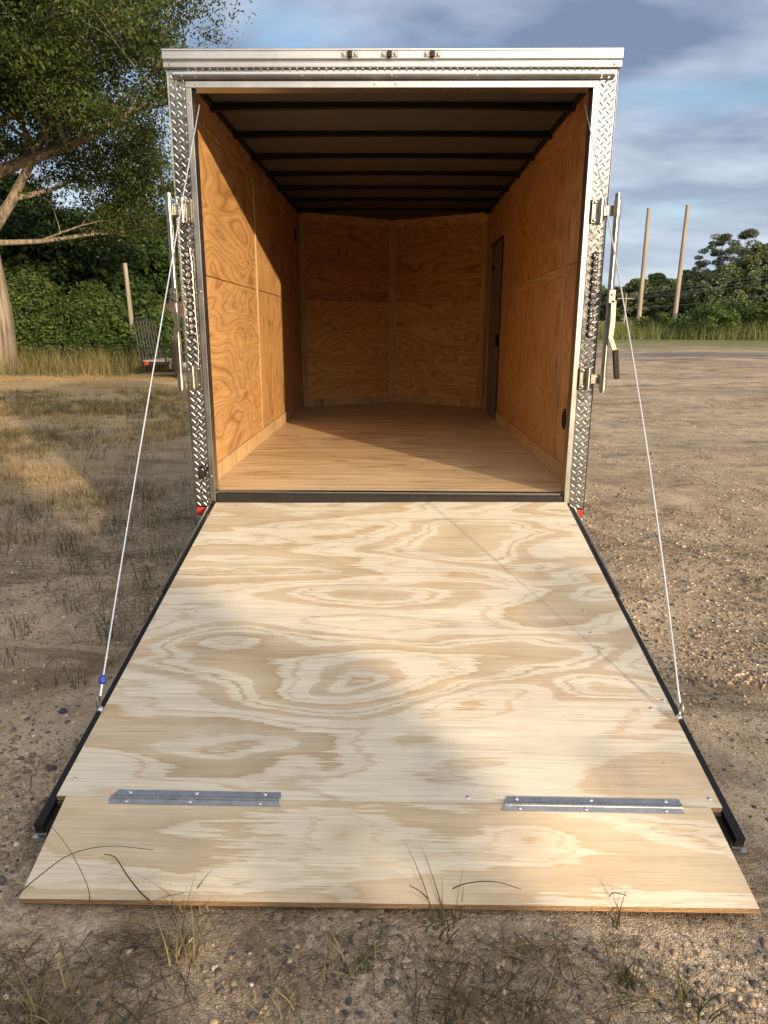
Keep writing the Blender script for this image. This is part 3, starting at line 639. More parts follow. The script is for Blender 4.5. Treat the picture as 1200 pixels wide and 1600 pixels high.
# tail light strips with round LEDs
for s in (-1, 1):
    x = s*1.026
    b0 = MB().box((x-.015, -.040, 1.40), (x+.015, -.0285, 1.815), .005).build('tail_light', BLACK, T)
    for k in range(13):
        z = 1.418+.0315*k; MB().disc((x, -.040, z), (0, -1, 0), .0132, .004, 14, .002).build('led_lens', LEDM, b0); MB().disc((x, -.0403, z), (0, -1, 0), .007, .004, 10, .001).build('led', CHROME, b0)
# latch gear: bracket, strap, lock bar, handle on both sides
for s in (-1, 1):
    bx0 = s*1.086 if s < 0 else s*1.100
    by = -.075
    bar = MB().tube([(bx0, by, 1.125), (bx0, by, 2.078)], .0135, 14).build('lock_bar', STEEL, T, True)
    if s > 0: MB().tube([(bx0+.022, by+.05, 1.50), (bx0+.022, by+.05, 2.02)], .011, 10).build('guide_rod', STEEL, bar, True)
    MB().tube([(bx0, by, 1.135), (bx0, by, 1.205)], .0185, 12).build('end_sleeve', ZINC, bar, True)
    MB().tube([(bx0, by, 1.975), (bx0, by, 2.045)], .0185, 12).build('end_sleeve', ZINC, bar, True)
    for zc_ in (2.003, 1.192):
        xa = s*.988; xb = s*1.020; m = MB(); m.box((xa, -.037, zc_-.056), (xb, -.0285, zc_+.056), .003)
        lip = s*.986; m.box((lip, -.050, zc_-.056), (lip+s*.004, -.0375, zc_+.056), .001)
        br = m.build('latch_bracket', ZINC, T)
        MB().tube([(s*1.030, -.050, zc_-.056), (s*1.030, -.050, zc_+.056)], .0125, 12).build('hinge_barrel', ZINC, br, True)
        MB().box((s*1.042, -.058, zc_-.024), (bx0-s*.012, -.051, zc_+.024), .002).build('strap', ZINC, br)
        for dz in (-.041, .041): MB().disc((s*1.003, -.037, zc_+dz), (0, -1, 0), .0085, .006, 8, .001).build('bolt', ZINC, br)
    # handle: pivot block, cranked flat bar, grip
    zb = 1.60; xo_ = bx0+s*.012
    hd = MB().box((bx0-.016, by-.034, zb-.034), (bx0+.020, by-.014, zb+.034), .004).build('handle_pivot', ZINC, T)
    MB().disc((bx0+.002, by-.034, zb+.01), (0, -1, 0), .008, .006, 8).build('bolt', CHROME, hd)
    cx = [(xo_, zb-.02), (xo_+s*.004, zb-.12), (xo_-s*0, zb-.20), (xo_+s*.030, zb-.27)] if s > 0 else [(xo_, zb-.02), (xo_+.018, zb-.12), (xo_+.018, zb-.16), (xo_-.004, zb-.235)]
    V = []; F = []
    for i_, (a, z) in enumerate(cx):
        wdt = .0115
        for (dx_, dy_) in ((-wdt, -.030), (wdt, -.030), (wdt, -.022), (-wdt, -.022)): V.append((a+dx_, by+dy_-.004, z))
    for i_ in range(len(cx)-1):
        for e in range(4): F.append((i_*4+e, i_*4+(e+1) % 4, i_*4+4+(e+1) % 4, i_*4+4+e))
    F += [(3,2,1,0), tuple((len(cx)-1)*4+e for e in range(4))]
    MB().add(V, F).build('handle_bar', ZINC, hd)
    ex, ez = cx[-1]; gx = ex+(s*.018 if s > 0 else .004)
    ang_ = math.atan2(gx-ex, .13)
    Mx = Matrix.Translation((ex, by-.030, ez)) @ Matrix.Rotation(-ang_ if True else 0, 4, 'Y')
    MB().box((-.0135, -.011, -.135), (.0135, .011, .012), .004, Matrix.Translation((ex, by-.030, ez)) @ Matrix.Rotation(math.atan2(-(gx-ex), .13), 4, 'Y').inverted() if False else Matrix.Translation((ex, by-.030, ez)) @ Matrix.Rotation(-math.atan2(gx-ex, .13), 4, 'Y')).build('grip', GRIP, hd)
# thin chain hanging beside the left tail light
m = MB(); z = 1.93; k = 0
while z > 1.82:
    c = Vector((-1.005+.004*math.sin(k), -.050, z)); ax_ = Vector((1, 0, 0)) if k % 2 else Vector((0, 1, 0))
    m.tube([c+Vector((0, 0, .010*math.cos(t)))+ax_*.005*math.sin(t) for t in np.linspace(0, 2*math.pi, 9)], .0014, 5, False); z -= .0155; k += 1
m.tube([(-1.006, -.047, 1.82), (-1.000, -.046, 1.76), (-.998, -.046, 1.5), (-.995, -.044, 1.34), (-1.0, -.044, 1.25)], .0024, 6)
m.build('safety_chain', ZINC, T, True)
# black pad hook low on the left corner
m = MB(); m.tube([(-1.012+.016*math.cos(t), -.048, .700+.019*math.sin(t)) for t in np.linspace(0, 2*math.pi, 14)], .0075, 8, False)
m.box((-1.034, -.060, .648), (-1.004, -.036, .692), .004); m.disc((-1.004, -.0285, .672), (0, -1, 0), .011, .012, 12)
m.build('hook_latch', BLACK, T, True)
# reflectors and bumper plates
for s in (-1, 1):
    rf = MB().box((s*.968, -.034, .442), (s*1.062, -.022, .484), .003).build('reflector', REDL, T)
    MB().box((s*.962, -.0215, .437), (s*1.0645, -.010, .4885), .002).build('bezel', BLACK, rf)
    MB().box((s*.968, -.030, .392), (s*1.064, .06, .434), .004).build('bumper_plate', ALU if s < 0 else WHITE, T)
    MB().tube([(s*WO, -.02, 2.63-.11), (s*(WO-.01), .05, 2.60)], .012, 8).build('cable_guide', BLACK, T, True)

# ------------------------------------------------------------------ ramp door (a part of the trailer), its flap, hinges, cables
TL, TR = Vector((-.962, .010, .509)), Vector((.962, -.050, .532))
BL, BR = Vector((-.962, -1.984, .108)), Vector((.962, -2.029, .130))
FL, FR = Vector((-.950, -2.247, -.006)), Vector((.955, -2.279, .027))
NU = Vector((0, -.2, 1)).normalized()
def P(u, v, n=0.0):   # u -1..1 across, v 0..1 down the ramp, n metres above the plywood's top face
    a = TL.lerp(TR, (u+1)/2); b2 = BL.lerp(BR, (u+1)/2)
    return a.lerp(b2, v)+NU*n
def slab(m, us, vs, n0, n1, PF=P, gscale=(.962, 2.0)):
    nu, nv = 8, 10; V = []; G = []
    for n in (n0, n1):
        for j_ in range(nv+1):
            for i_ in range(nu+1):
                u = us[0]+(us[1]-us[0])*i_/nu; v = vs[0]+(vs[1]-vs[0])*j_/nv
                V.append(PF(u, v, n)); G.append((u*gscale[0], -v*gscale[1], n))
    S = (nu+1)*(nv+1); F = []
    for j_ in range(nv):
        for i_ in range(nu):
            a = j_*(nu+1)+i_; F.append((a, a+1, a+nu+2, a+nu+1)); F.append((S+a, S+a+nu+1, S+a+nu+2, S+a+1))
    for i_ in range(nu):
        F.append((i_, S+i_, S+i_+1, i_+1)); a = nv*(nu+1)+i_; F.append((a, a+1, S+a+1, S+a))
    for j_ in range(nv):
        a = j_*(nu+1); F.append((a, a+nu+1, S+a+nu+1, S+a)); a += nu; F.append((a, S+a, S+a+nu+1, a+nu+1))
    m.add(V, F, G); return m
def build_g(m, name, mats, parent, top_n=None):
    o = m.build(name, mats[0], parent)
    a = o.data.attributes.new('gc', 'FLOAT_VECTOR', 'POINT'); a.data.foreach_set('vector', np.array(m.G, dtype=np.float32).ravel())
    if len(mats) > 1:
        o.data.materials.append(mats[1])
        for p_ in o.data.polygons:
            if abs(p_.normal.z) < .7: p_.material_index = 1
    return o
m = slab(MB(), (-1, 1), (0, 1), -.019, 0); RAMP = build_g(m, 'ramp_door', [RAMPPLY, EDGE], T)
def PFl(u, v, n=0.0):
    a0 = BL.lerp(BR, 0)+Vector((.0, -.006, .004)); a1 = BR+Vector((-.0, -.006, .004))
    a0 = Vector((-.930, a0.y, a0.z)); a1 = Vector((.925, a1.y, a1.z)); t = (u+1)/2
    return a0.lerp(a1, t).lerp(FL.lerp(FR, t), v)+NU*n
m = slab(MB(), (-1, 1), (0, 1), -.019, 0, PFl, (.95, .31)); FLAP = build_g(m, 'ramp_flap', [FLAPPLY, EDGE], RAMP)
# steel frame and outer skin under the plywood
m = MB(); k = 1.0/.962
def frame_bar(m, u0, u1, v0, v1, n0, n1):
    V = [P(u, v, n) for n in (n0, n1) for (u, v) in ((u0, v0), (u1, v0), (u1, v1), (u0, v1))]
    m.add(V, [(0,1,2,3), (7,6,5,4), (0,4,5,1), (1,5,6,2), (2,6,7,3), (3,7,4,0)])
for s in (-1, 1): frame_bar(m, s*1.002, s*1.028, .012, 1.045, -.046, -.012)
frame_bar(m, -1.0, 1.0, 1.005, 1.044, -.058, -.030)
frame_bar(m, -1.0, 1.0, .965, .995, -.058, -.022)
m.build('door_frame', BLACK, RAMP)
m = MB(); frame_bar(m, -.999, .999, .0, 1.004, -.058, -.0205); m.build('outer_skin', BODYG, RAMP)
for s in (-1, 1): MB().tube([P(s*1.034, .025, -.010), P(s*1.034, .45, -.010)], .0065, 8).build('edge_rail', ALU, RAMP, True)
m = MB(); frame_bar(m, -1.036, 1.036, 1.0455, 1.051, -.064, -.052); m.build('seal_strip', ALU, RAMP)
# continuous hinges
for (u0, u1) in ((-.827, -.313), (.361, .881)):
    m = MB(); nk = 44
    for sidev in (0, 1):
        v0, v1 = (.9875, .9975) if sidev == 0 else (.0, .0)
        if sidev == 0: V = [P(u, v, n) for n in (.0006, .0026) for (u, v) in ((u0+.012, v0), (u1, v0), (u1+.004, v1), (u0, v1))]
        else: V = [PFl(u, v, n) for n in (.0006, .0026) for (u, v) in ((u0*1.035, .015), (u1*1.035, .015), (u1*1.03+.008, .075), (u0*1.025-.008, .075))]
        m.add(V, [(0,1,2,3), (7,6,5,4), (0,4,5,1), (1,5,6,2), (2,6,7,3), (3,7,4,0)])
    for q in range(nk):
        a = u0+(u1-u0)*q/nk; b2 = u0+(u1-u0)*(q+.93)/nk
        m.tube([P(a, 1.003, .004), P(b2, 1.003, .004)], .0062, 8)
    h = m.build('strap_hinge', HINGE, RAMP)
for (u, v) in ((-.97, .968), (-.775, .9915), (-.57, .9915), (-.36, .9915), (.40, .9915), (.62, .9915), (.84, .9915), (.975, .985), (.255, .99), (-.827, .53), (-.812, .595), (.842, .515), (.83, .59), (.985, .78), (.93, .80)):
    MB().disc(P(u, v, .0028 if v == .9915 and u != .255 else .0002), NU, .0062, .0022, 8, .0008).build('screw', CHROME, RAMP)
for (u, v) in ((-.80, .048), (-.60, .045), (-.38, .048), (.42, .048), (.62, .045), (.86, .048)):
    MB().disc(PFl(u, v, .003), NU, .0062, .0022, 8, .0008).build('screw', CHROME, RAMP)
# cable: from inside the header to an eye on the ramp edge
def cable(a, b2, sag, name, extra):
    a = Vector(a); b2 = Vector(b2); pts = []
    for t in np.linspace(0, 1, 40): pts.append(a.lerp(b2, t)+Vector((sag[0], sag[1], sag[2]))*4*t*(1-t))
    o = MB().tube(pts, .0031, 8).build(name, WIRE, T, True)
    return o, pts
def wiremat():
    m, nt, b = newmat('braided_wire'); tc = N(nt, 'ShaderNodeTexCoord'); wv = N(nt, 'ShaderNodeTexWave'); wv.inputs['Scale'].default_value = 90; L(nt, mapping(nt, (tc, 'Object'), (1, .6, 1.4)), 0, wv, 0)
    c = ramp(nt, (wv, 1), [(0, (.38, .39, .42)), (1, (.72, .74, .78))]); L(nt, c, 0, b, 'Base Color'); setp(b, Metallic=.7, Roughness=.35); return m
WIRE = wiremat()
EYL, EYR = P(-1.012, .83, .010), P(1.012, .83, .010)
cl, pl = cable((-WO+.012, .06, 2.50), EYL+Vector((.003, .03, .045)), (-.012, 0, -.02), 'support_cable', None)
crr, pr = cable((WO-.012, .06, 2.50), EYR+Vector((-.003, .03, .045)), (.045, 0, -.05), 'support_cable', None)
for (c_, ey, s) in ((cl, EYL, -1), (crr, EYR, 1)):
    top = ey+Vector((-s*.003, .03, .045))
    dr_ = (Vector((s*WO, .06, 2.5))-top).normalized()
    MB().tube([top-dr_*.004, top+dr_*.035], .0062, 10).build('ferrule', ALU, c_, True)
    if s < 0: MB().tube([top+dr_*.034, top+dr_*.040, top+dr_*.058, top+dr_*.066], [.006, .0135, .0135, .006], 10).build('cable_tag', BLUE, c_, True)
    m = MB(); cen = (top+ey)/2; m.tube([cen+Vector((s*.001, .016*math.sin(t)*.8, .026*math.cos(t))) for t in np.linspace(0, 2*math.pi, 14)], .0032, 6, False)
    m.build('eye_loop', ZINC, c_, True)
    MB().disc(ey-Vector((s*.012, 0, -.004)), (-s*.2, -.5, 1), .010, .012, 8, .001).build('eye_bolt', CHROME, RAMP)

# ------------------------------------------------------------------ foliage tools
def leaf_quads(C, size, aspect=2.0, flat=.5, seed=0, up_bias=0.0):
    """kite-shaped leaves with a fold, random directions"""
    r = np.random.default_rng(seed); n = len(C); C = np.asarray(C)
    d = r.normal(size=(n, 3)); d[:, 2] = d[:, 2]*flat+up_bias; d /= np.linalg.norm(d, axis=1)[:, None]
    e = r.normal(size=(n, 3)); e -= d*(e*d).sum(1)[:, None]; e /= np.linalg.norm(e, axis=1)[:, None]
    s = (size*(.6+.8*r.random(n)))[:, None] if np.isscalar(size) else (size*(.6+.8*r.random(n)))[:, None]
    nn = np.cross(d, e)
    V = np.stack([C-d*s*.5, C+e*s*.5/aspect+nn*s*.06, C+d*s*.5, C-e*s*.5/aspect+nn*s*.06], 1).reshape(-1, 3)
    F = np.arange(4*n).reshape(-1, 4); return V, F
def clump_points(centres, radii, per, seed=0, squash=.7, shell=.5):
    r = np.random.default_rng(seed); out = []
    for c, q in zip(centres, radii):
        k = int(per); d = r.normal(size=(k, 3)); d /= np.linalg.norm(d, axis=1)[:, None]
        rad_ = q*(shell+(1-shell)*r.random(k)**.5)*(.75+.5*r.random(k)); p = d*rad_[:, None]; p[:, 2] *= squash; out.append(p+c)
    return np.concatenate(out)
def tree(name, base, height, crown_r, crown_lo, nclump, per, leaf, trunk_r, leafm, barkm, label, cat='tree', group=None, seed=0, lean=(0, 0), cr_=(.10, .22), squash=.75, aspect=2.0, top_taper=.35, trunk_vis=True, crown_shift=(0, 0)):
    r = np.random.default_rng(seed); x, y = base; z0 = float(gz(x, y))-.1
    t = thing(name, (x, y, z0), label, cat, group)
    m = MB(); pts = []; rr = []
    for k in range(9):
        f = k/8; pts.append(Vector((x+lean[0]*f+.12*crown_r*.3*math.sin(3*f+seed), y+lean[1]*f+.1*math.cos(4*f+seed), z0+height*.9*f))); rr.append(trunk_r*(1.25 if k == 0 else 1)*(1-f)**.8+.02)
    m.tube(pts, rr, 10)
    cs = []; rs = []
    for k in range(nclump):
        f = r.random()**.8; zz = z0+crown_lo+(height-crown_lo)*f; prof = math.sqrt(max(0.05, 1-(2*f-.75)**2*.8)) if top_taper < .5 else (1-f)**.7+.12
        a = r.random()*2*math.pi; q = crown_r*prof*(.35+.65*math.sqrt(r.random()))
        c = np.array([x+lean[0]*f+crown_shift[0]+q*math.cos(a), y+lean[1]*f+crown_shift[1]+q*math.sin(a), zz]); cs.append(c); rs.append(crown_r*(cr_[0]+(cr_[1]-cr_[0])*r.random()))
        if k % 2 == 0:
            i_ = min(7, max(2, int((zz-z0)/(height*.9)*8)-1)); p0 = pts[i_]; p1 = Vector(c); md = (p0+p1)/2+Vector((0, 0, -.05*height*r.random()+.03*height))
            r0 = min(rr[i_]*.5, .05+.012*(p1-p0).length); m.tube([p0, md, p1], [r0, r0*.6, .012], 5, False)
    m.build('trunk', barkm, t, True, fix=False)
    C = clump_points(cs, rs, per, seed+1, squash); V, F = leaf_quads(C, leaf, aspect, .7, seed+2)
    raw_mesh('crown', V, F, leafm, t)
    return t

def AT(az, dist):   # ground position at a bearing (degrees right of straight ahead) and distance from the viewer
    return (CAMP.x+dist*math.sin(R(az)), CAMP.y+dist*math.cos(R(az)))

# big oak at the left: explicit limbs, drooping leafy sprays
def oak():
    bx, by = AT(-29.0, 27); z0 = float(gz(bx, by))-.1
    t = thing('oak_tree', (bx, by, z0), 'huge spreading oak with thick pale trunk and long sunlit limbs beside the dry grass', 'tree')
    r = random.Random(11); m = MB(); tips = []
    def limb(p, d, ln, r0, depth):
        n = 6; pts = [p.copy()]; rr = [r0]; cur = p.copy(); dd = d.copy()
        for k in range(n):
            if cur.x > bx+7.3+.5*math.sin(cur.z*1.3): break
            dd = (dd+Vector((r.uniform(-.16, .16), r.uniform(-.16, .16), r.uniform(-.10, .13)))).normalized(); cur = cur+dd*ln/n; pts.append(cur.copy()); rr.append(r0*(1-.72*(k+1)/n))
        n = len(pts)-1
        if n < 1: return
        m.tube(pts, rr, 8 if depth < 2 else 5, False)
        if depth >= 3 or ln < 1.2: tips.append((cur, ln)); tips.append((pts[n//2], ln)); return
        for k in range(2, n+1):
            if depth >= 1: tips.append((pts[k]+Vector((r.uniform(-.5, .5), r.uniform(-.5, .5), r.uniform(-.3, .4))), ln*.5))
            for q in range(1 if k < n else 2):
                a = Vector((r.uniform(-1, 1), r.uniform(-1, 1), r.uniform(-.35, .6))).normalized(); nd = (dd*.75+a*.85).normalized(); limb(pts[k], nd, ln*r.uniform(.42, .62), rr[k]*.62, depth+1)
    base = Vector((bx, by, z0)); tr = [base, base+Vector((0, 0, .5)), base+Vector((.05, 0, 2)), base+Vector((-.12, 0, 4.2)), base+Vector((.0, .1, 6)), base+Vector((.2, .1, 8)), base+Vector((.1, 0, 10.5)), base+Vector((.3, 0, 14))]
    m.tube(tr, [.56, .47, .43, .41, .38, .30, .24, .12], 16, False)
    # limbs seen in the photograph: one rising right from 4.5 m, one long level to the right
    for (k, d, ln, r0) in ((3, (.75, -.15, .62), 5.4, .20), (3, (-.7, -.3, .5), 6, .22), (4, (.85, -.35, .30), 7.2, .20), (4, (-.6, .6, .5), 6, .2), (4, (.2, -.9, .35), 5.5, .17),
                           (5, (.8, .1, .6), 7.2, .2), (5, (.1, -.8, .6), 6.5, .18), (5, (-.8, -.2, .5), 7, .18), (6, (.7, -.3, .65), 7.0, .16), (6, (-.3, .7, .7), 6, .15), (6, (.35, .5, .8), 6, .15), (7, (.3, -.1, 1), 5, .12), (7, (.75, 0, .6), 6.0, .12), (7, (-.6, -.2, .7), 5, .12), (4, (.9, -.1, .15), 6.0, .12), (4, (.7, -.6, .4), 6.0, .12), (6, (.9, .3, .35), 6.0, .12), (3, (.6, .5, .1), 5.0, .1)):
        limb(tr[k].copy(), Vector(d).normalized(), ln, r0, 0 if ln > 4 else 1)
    m.build('trunk', BARK, t, True, fix=False)
    C = []; rg = np.random.default_rng(5)
    for (p, ln) in tips:
        if p.z < z0+2.8: continue
        k = 42; rad_ = .34+.28*rg.random()
        q = rg.normal(size=(k, 3))*rad_*.55; q[:, 2] *= .55; q[:, 2] -= .25*np.abs(rg.normal(size=k))*rad_; C.append(q+np.array(p))
    C = np.concatenate(C); print('oak tips', len(tips), 'leaves', len(C))
    if len(C) > 480000: C = C[rg.permutation(len(C))[:480000]]
    V, F = leaf_quads(C, .125, 2.5, 1.0, 3, -.35); raw_mesh('crown', V, F, OAKLEAF, t)
oak()
# forest behind the oak
for k, (az, ds, h, cr0, lo) in enumerate([(-36, 40, 11, 4.2, 1), (-31, 37, 9.5, 3.8, .8), (-27.5, 44, 12, 4.5, 1), (-24, 36, 8.2, 3.4, .6), (-21.5, 45, 10.5, 4.2, 1), (-18.5, 41, 9.0, 3.4, 1.6), (-15.5, 46, 10.5, 4.0, 1), (-12.5, 43, 8.5, 3.6, .8), (-9.5, 52, 9, 4, 1)]):
    lab = ['tall dark leafy tree farthest left behind the oak trunk', 'dark leafy tree just behind the oak trunk', 'tallest dark tree behind the oak limbs', 'low dark tree right of the oak trunk behind the bushes', 'dark tree behind the leaning wooden pole', 'dark tree rising over the brown roofed house', 'tall dark tree just left of the trailer corner post', 'dark tree mostly hidden behind the trailer corner post', 'dark tree hidden behind the enclosed trailer'][k]
    tree('broadleaf_tree', AT(az, ds), h*.74, cr0, lo*.6, 120, 300, .26, .22, DARKLEAF, BARKD, lab, group='trees at the left edge of the woods', seed=20+k, cr_=(.16, .3))
for k, (az, ds, h, cr0, sd_) in enumerate([(-33, 30, 2.6, 2.2, 1), (-29.5, 29.0, 1.9, 1.7, 2), (-26.8, 29.5, 3.3, 1.7, 3), (-24.6, 28.5, 1.7, 1.5, 4), (-22.6, 28.5, 3.0, 1.4, 5), (-20.4, 27.5, 1.8, 1.4, 6), (-18.2, 27.5, 2.1, 1.3, 7), (-16.3, 26.5, 1.7, 1.3, 8), (-14, 27, 2.0, 1.5, 9)]):
    lab = ['green bush farthest left past the oak trunk', 'green bush at the foot of the oak trunk', 'tall green bush right of the oak trunk', 'green bush in the middle of the left hedge', 'tall green bush left of the parked utility trailer', 'green bush behind the mesh gate of the utility trailer', 'green bush behind the utility trailer bed', 'green bush under the brown roofed house', 'green bush behind the trailer corner post'][k]
    tree('leafy_bush', AT(az, ds), h, cr0, .15, 80, 150, .13, .04, BUSHLEAF, BARKD, lab, 'bush', 'bushes along the left wood edge', 60+k, cr_=(.10, .30), squash=.9)
# far woods on the right
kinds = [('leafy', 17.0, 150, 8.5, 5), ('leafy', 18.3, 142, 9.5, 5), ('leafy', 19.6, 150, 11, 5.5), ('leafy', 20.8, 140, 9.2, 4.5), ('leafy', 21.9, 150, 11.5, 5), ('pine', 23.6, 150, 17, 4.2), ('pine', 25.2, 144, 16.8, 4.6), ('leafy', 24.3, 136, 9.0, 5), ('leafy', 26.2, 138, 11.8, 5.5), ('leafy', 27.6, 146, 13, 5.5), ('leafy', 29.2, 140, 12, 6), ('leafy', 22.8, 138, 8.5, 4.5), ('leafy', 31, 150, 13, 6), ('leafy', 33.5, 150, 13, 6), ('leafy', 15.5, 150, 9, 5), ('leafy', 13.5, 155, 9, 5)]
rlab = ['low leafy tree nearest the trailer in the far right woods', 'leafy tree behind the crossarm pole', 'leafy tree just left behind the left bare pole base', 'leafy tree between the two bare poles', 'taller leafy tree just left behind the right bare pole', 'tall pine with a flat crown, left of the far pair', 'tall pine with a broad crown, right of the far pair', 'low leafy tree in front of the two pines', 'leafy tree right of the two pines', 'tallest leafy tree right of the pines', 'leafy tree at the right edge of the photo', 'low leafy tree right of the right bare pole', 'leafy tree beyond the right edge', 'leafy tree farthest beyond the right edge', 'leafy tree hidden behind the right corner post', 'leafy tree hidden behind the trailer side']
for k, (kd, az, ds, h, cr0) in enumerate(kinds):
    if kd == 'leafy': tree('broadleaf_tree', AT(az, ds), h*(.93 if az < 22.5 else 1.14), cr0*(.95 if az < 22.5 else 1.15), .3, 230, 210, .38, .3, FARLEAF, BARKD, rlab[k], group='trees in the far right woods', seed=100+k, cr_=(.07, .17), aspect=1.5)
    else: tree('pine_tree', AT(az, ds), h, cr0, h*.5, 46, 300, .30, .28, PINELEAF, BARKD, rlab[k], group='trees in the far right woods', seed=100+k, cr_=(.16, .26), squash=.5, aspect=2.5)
# trees out of the picture behind the photographer; they show in the bright metal
for k, (x, y, h, cr0, lo) in enumerate([(-4.5, -17, 9, 3.2, .8), (-9.5, -18, 10, 3.8, .8), (-15, -15, 10, 4, .8)]):
    tree('broadleaf_tree', (x, y), h, cr0, lo, 90, 260, .26, .25, DARKLEAF, BARKD, ['leafy tree nearest straight behind the viewer', 'leafy tree back and left of the viewer', 'leafy tree farthest left behind the viewer'][k], group='trees behind the viewer', seed=150+k, cr_=(.18, .3))
SH = Vector((math.sin(R(SUN_AZ)), -math.cos(R(SUN_AZ)))); SP = Vector((math.cos(R(SUN_AZ)), math.sin(R(SUN_AZ))))
def shadebush(s, ds, h, cr0, per, label, sd_):  # unseen bushes added behind the viewer, sized and thinned to shade the near ground
    p = SP*s+SH*ds; tree('leafy_bush', (p.x, p.y), h, cr0, .1, 60, per, .11, .04, DARKLEAF, BARKD, label, 'bush', 'bushes added for shade behind the viewer', sd_, cr_=(.18, .3), squash=.8)
for k, (s_, ds, h, c_) in enumerate([(-1.0, 12, 2.5, .42), (-1.75, 12, 3.8, .6), (-2.6, 12.4, 4.4, .95), (-3.7, 12, 4.8, 1.1), (-5.0, 12.4, 5.0, 1.3), (-6.6, 12, 5.2, 1.5), (-8.6, 12.4, 5.4, 1.7), (-10.8, 12, 5.6, 1.8)]):
    shadebush(s_, ds, h, c_, 650 if k else 90, ['low', 'second', 'third', 'fourth', 'fifth', 'sixth', 'seventh', 'last'][k]+' bush of the leafy row added for shade behind the viewer counted from the sunward end', 200+k)
shadebush(.15, 12.2, 2.62, .95, 26, 'thin twiggy bush added for shade at the sunward end of the row behind the viewer', 221)

# ------------------------------------------------------------------ poles and lines
def pole(az, ds, ztop, r0, r1, name, label, lean=(0, 0), group=None, mat=POLE):
    x, y = AT(az, ds); z0 = float(gz(x, y))-.3; t = None
    pts = [Vector((x+lean[0]*f, y+lean[1]*f, z0+(ztop-z0)*f)) for f in np.linspace(0, 1, 9)]
    o = MB().tube([p-Vector((x, y, z0)) for p in pts], [r0+(r1-r0)*f for f in np.linspace(0, 1, 9)], 14).build(name, mat, None, True); o.location = (x, y, z0)
    tag(o, label, 'pole', group); return o, pts
pole(18.58, 52, 1.44+52*math.tan(R(8.43)), .165, .12, 'wooden_pole', 'left of the two tall bare wooden poles standing in the weeds', group='tall bare poles')
pole(21.05, 52, 1.44+52*math.tan(R(8.5)), .165, .12, 'wooden_pole', 'right of the two tall bare wooden poles standing in the weeds', (.10, 0), 'tall bare poles')
pole(-20.0, 26.6, 1.44+26.6*math.tan(R(4.6)), .085, .07, 'wooden_pole', 'short leaning pale wooden pole behind the mesh gate of the small trailer', (-.12, 0))
x, y = AT(17.55, 118); z0 = float(gz(x, y)); zt = 1.44+118*math.tan(R(2.6))
up_ = thing('utility_pole', (x, y, z0), 'small distant utility pole with crossarm before the far woods', 'utility pole')
MB().tube([(x, y, z0-.2), (x, y, zt)], [.17, .12], 10).build('post', POLE, up_, True)
MB().box((x-1.3, y-.06, zt-.75), (x+1.3, y+.06, zt-.60), .01).build('crossarm', POLE, up_)
xe, ye = AT(46, 62)
for k, (dx_, dz_) in enumerate([(-1.2, 0), (0, .6), (1.2, 0), (.2, -1.5)]):
    a = Vector((x+dx_, y, zt-.55+dz_)); b2 = Vector((xe+dx_, ye, 9.3+dz_)); pts = [a.lerp(b2, t)+Vector((0, 0, -1.1*4*t*(1-t))) for t in np.linspace(0, 1, 24)]
    o = MB().tube(pts, .024, 5).build('power_line', simple('grey_wire', (.22, .22, .22), .6), None, True)
    tag(o, ['power line from the left end of the crossarm', 'topmost power line above the crossarm', 'power line from the right end of the crossarm', 'lowest power line, strung below the crossarm'][k], 'power line', 'power lines')

# house roof showing behind the bushes
hx, hy = AT(-17.2, 34); H = thing('house', (hx, hy, 0), 'low house with rusty brown roof half hidden behind the left bushes', 'house')
MB().box((hx-2.2, hy, -.1), (hx+3.6, hy+5, 1.62), 0).build('wall', simple('cream_siding', (.50, .42, .30), .8, 0, .1, 3), H)
MB().add([(hx-2.6, hy-.45, 1.62), (hx+4.0, hy-.45, 1.62), (hx+4.0, hy+2.5, 2.65), (hx-2.6, hy+2.5, 2.65), (hx+4.0, hy+5.45, 1.62), (hx-2.6, hy+5.45, 1.62),
          (hx-2.6, hy-.45, 1.52), (hx+4.0, hy-.45, 1.52), (hx+4, hy+5.45, 1.52), (hx-2.6, hy+5.45, 1.52)], [(0,1,2,3), (3,2,4,5), (6,7,1,0), (9,5,4,8), (6,9,8,7), (0,3,5,9,6), (1,7,8,4,2)]).build('roof', simple('rusty_roof', (.13, .055, .035), .8, 0, .3, 4), H)
MB().box((hx-2.62, hy-.50, 1.53), (hx+4.02, hy-.455, 1.64), .005).build('fascia', simple('tan_fascia', (.42, .30, .18), .7), H)

# small open utility trailer with an upright mesh gate
ux, uy = -7.2, 17.6; uz = float(gz(ux, uy))
U = thing('utility_trailer', (ux, uy, uz), 'small black open utility trailer with its barred ramp gate standing up', 'trailer')
def ub(m, a, b2, bev=.004): m.box((ux+a[0], uy+a[1], uz+a[2]), (ux+b2[0], uy+b2[1], uz+b2[2]), bev)
# trailer runs to the right (+x) and slightly away; gate at its left end
m = MB()
for yy in (0, 1.85):
    ub(m, (-.42, yy, .42), (2.6, yy+.05, .50)); ub(m, (-.42, yy, .86), (2.6, yy+.04, .90))
    for q in np.arange(-.40, 2.6, .72): ub(m, (q, yy+.005, .501), (q+.04, yy+.035, .859))
for q in np.arange(-.38, 2.6, .5): ub(m, (q, .051, .43), (q+.04, 1.849, .47))
ub(m, (2.61, .7, .42), (3.9, .78, .49)); m.build('frame', BLACK, U)
m = MB(); ub(m, (-.40, .052, .501), (2.58, 1.848, .53), 0); m.build('deck', POLE, U)
m = MB()
def gb(y0, z0_, y1, z1, r_=.021): m.tube([(ux-.42-.10*(z0_-.5), uy+y0, uz+z0_), (ux-.42-.10*(z1-.5), uy+y1, uz+z1)], r_, 6)
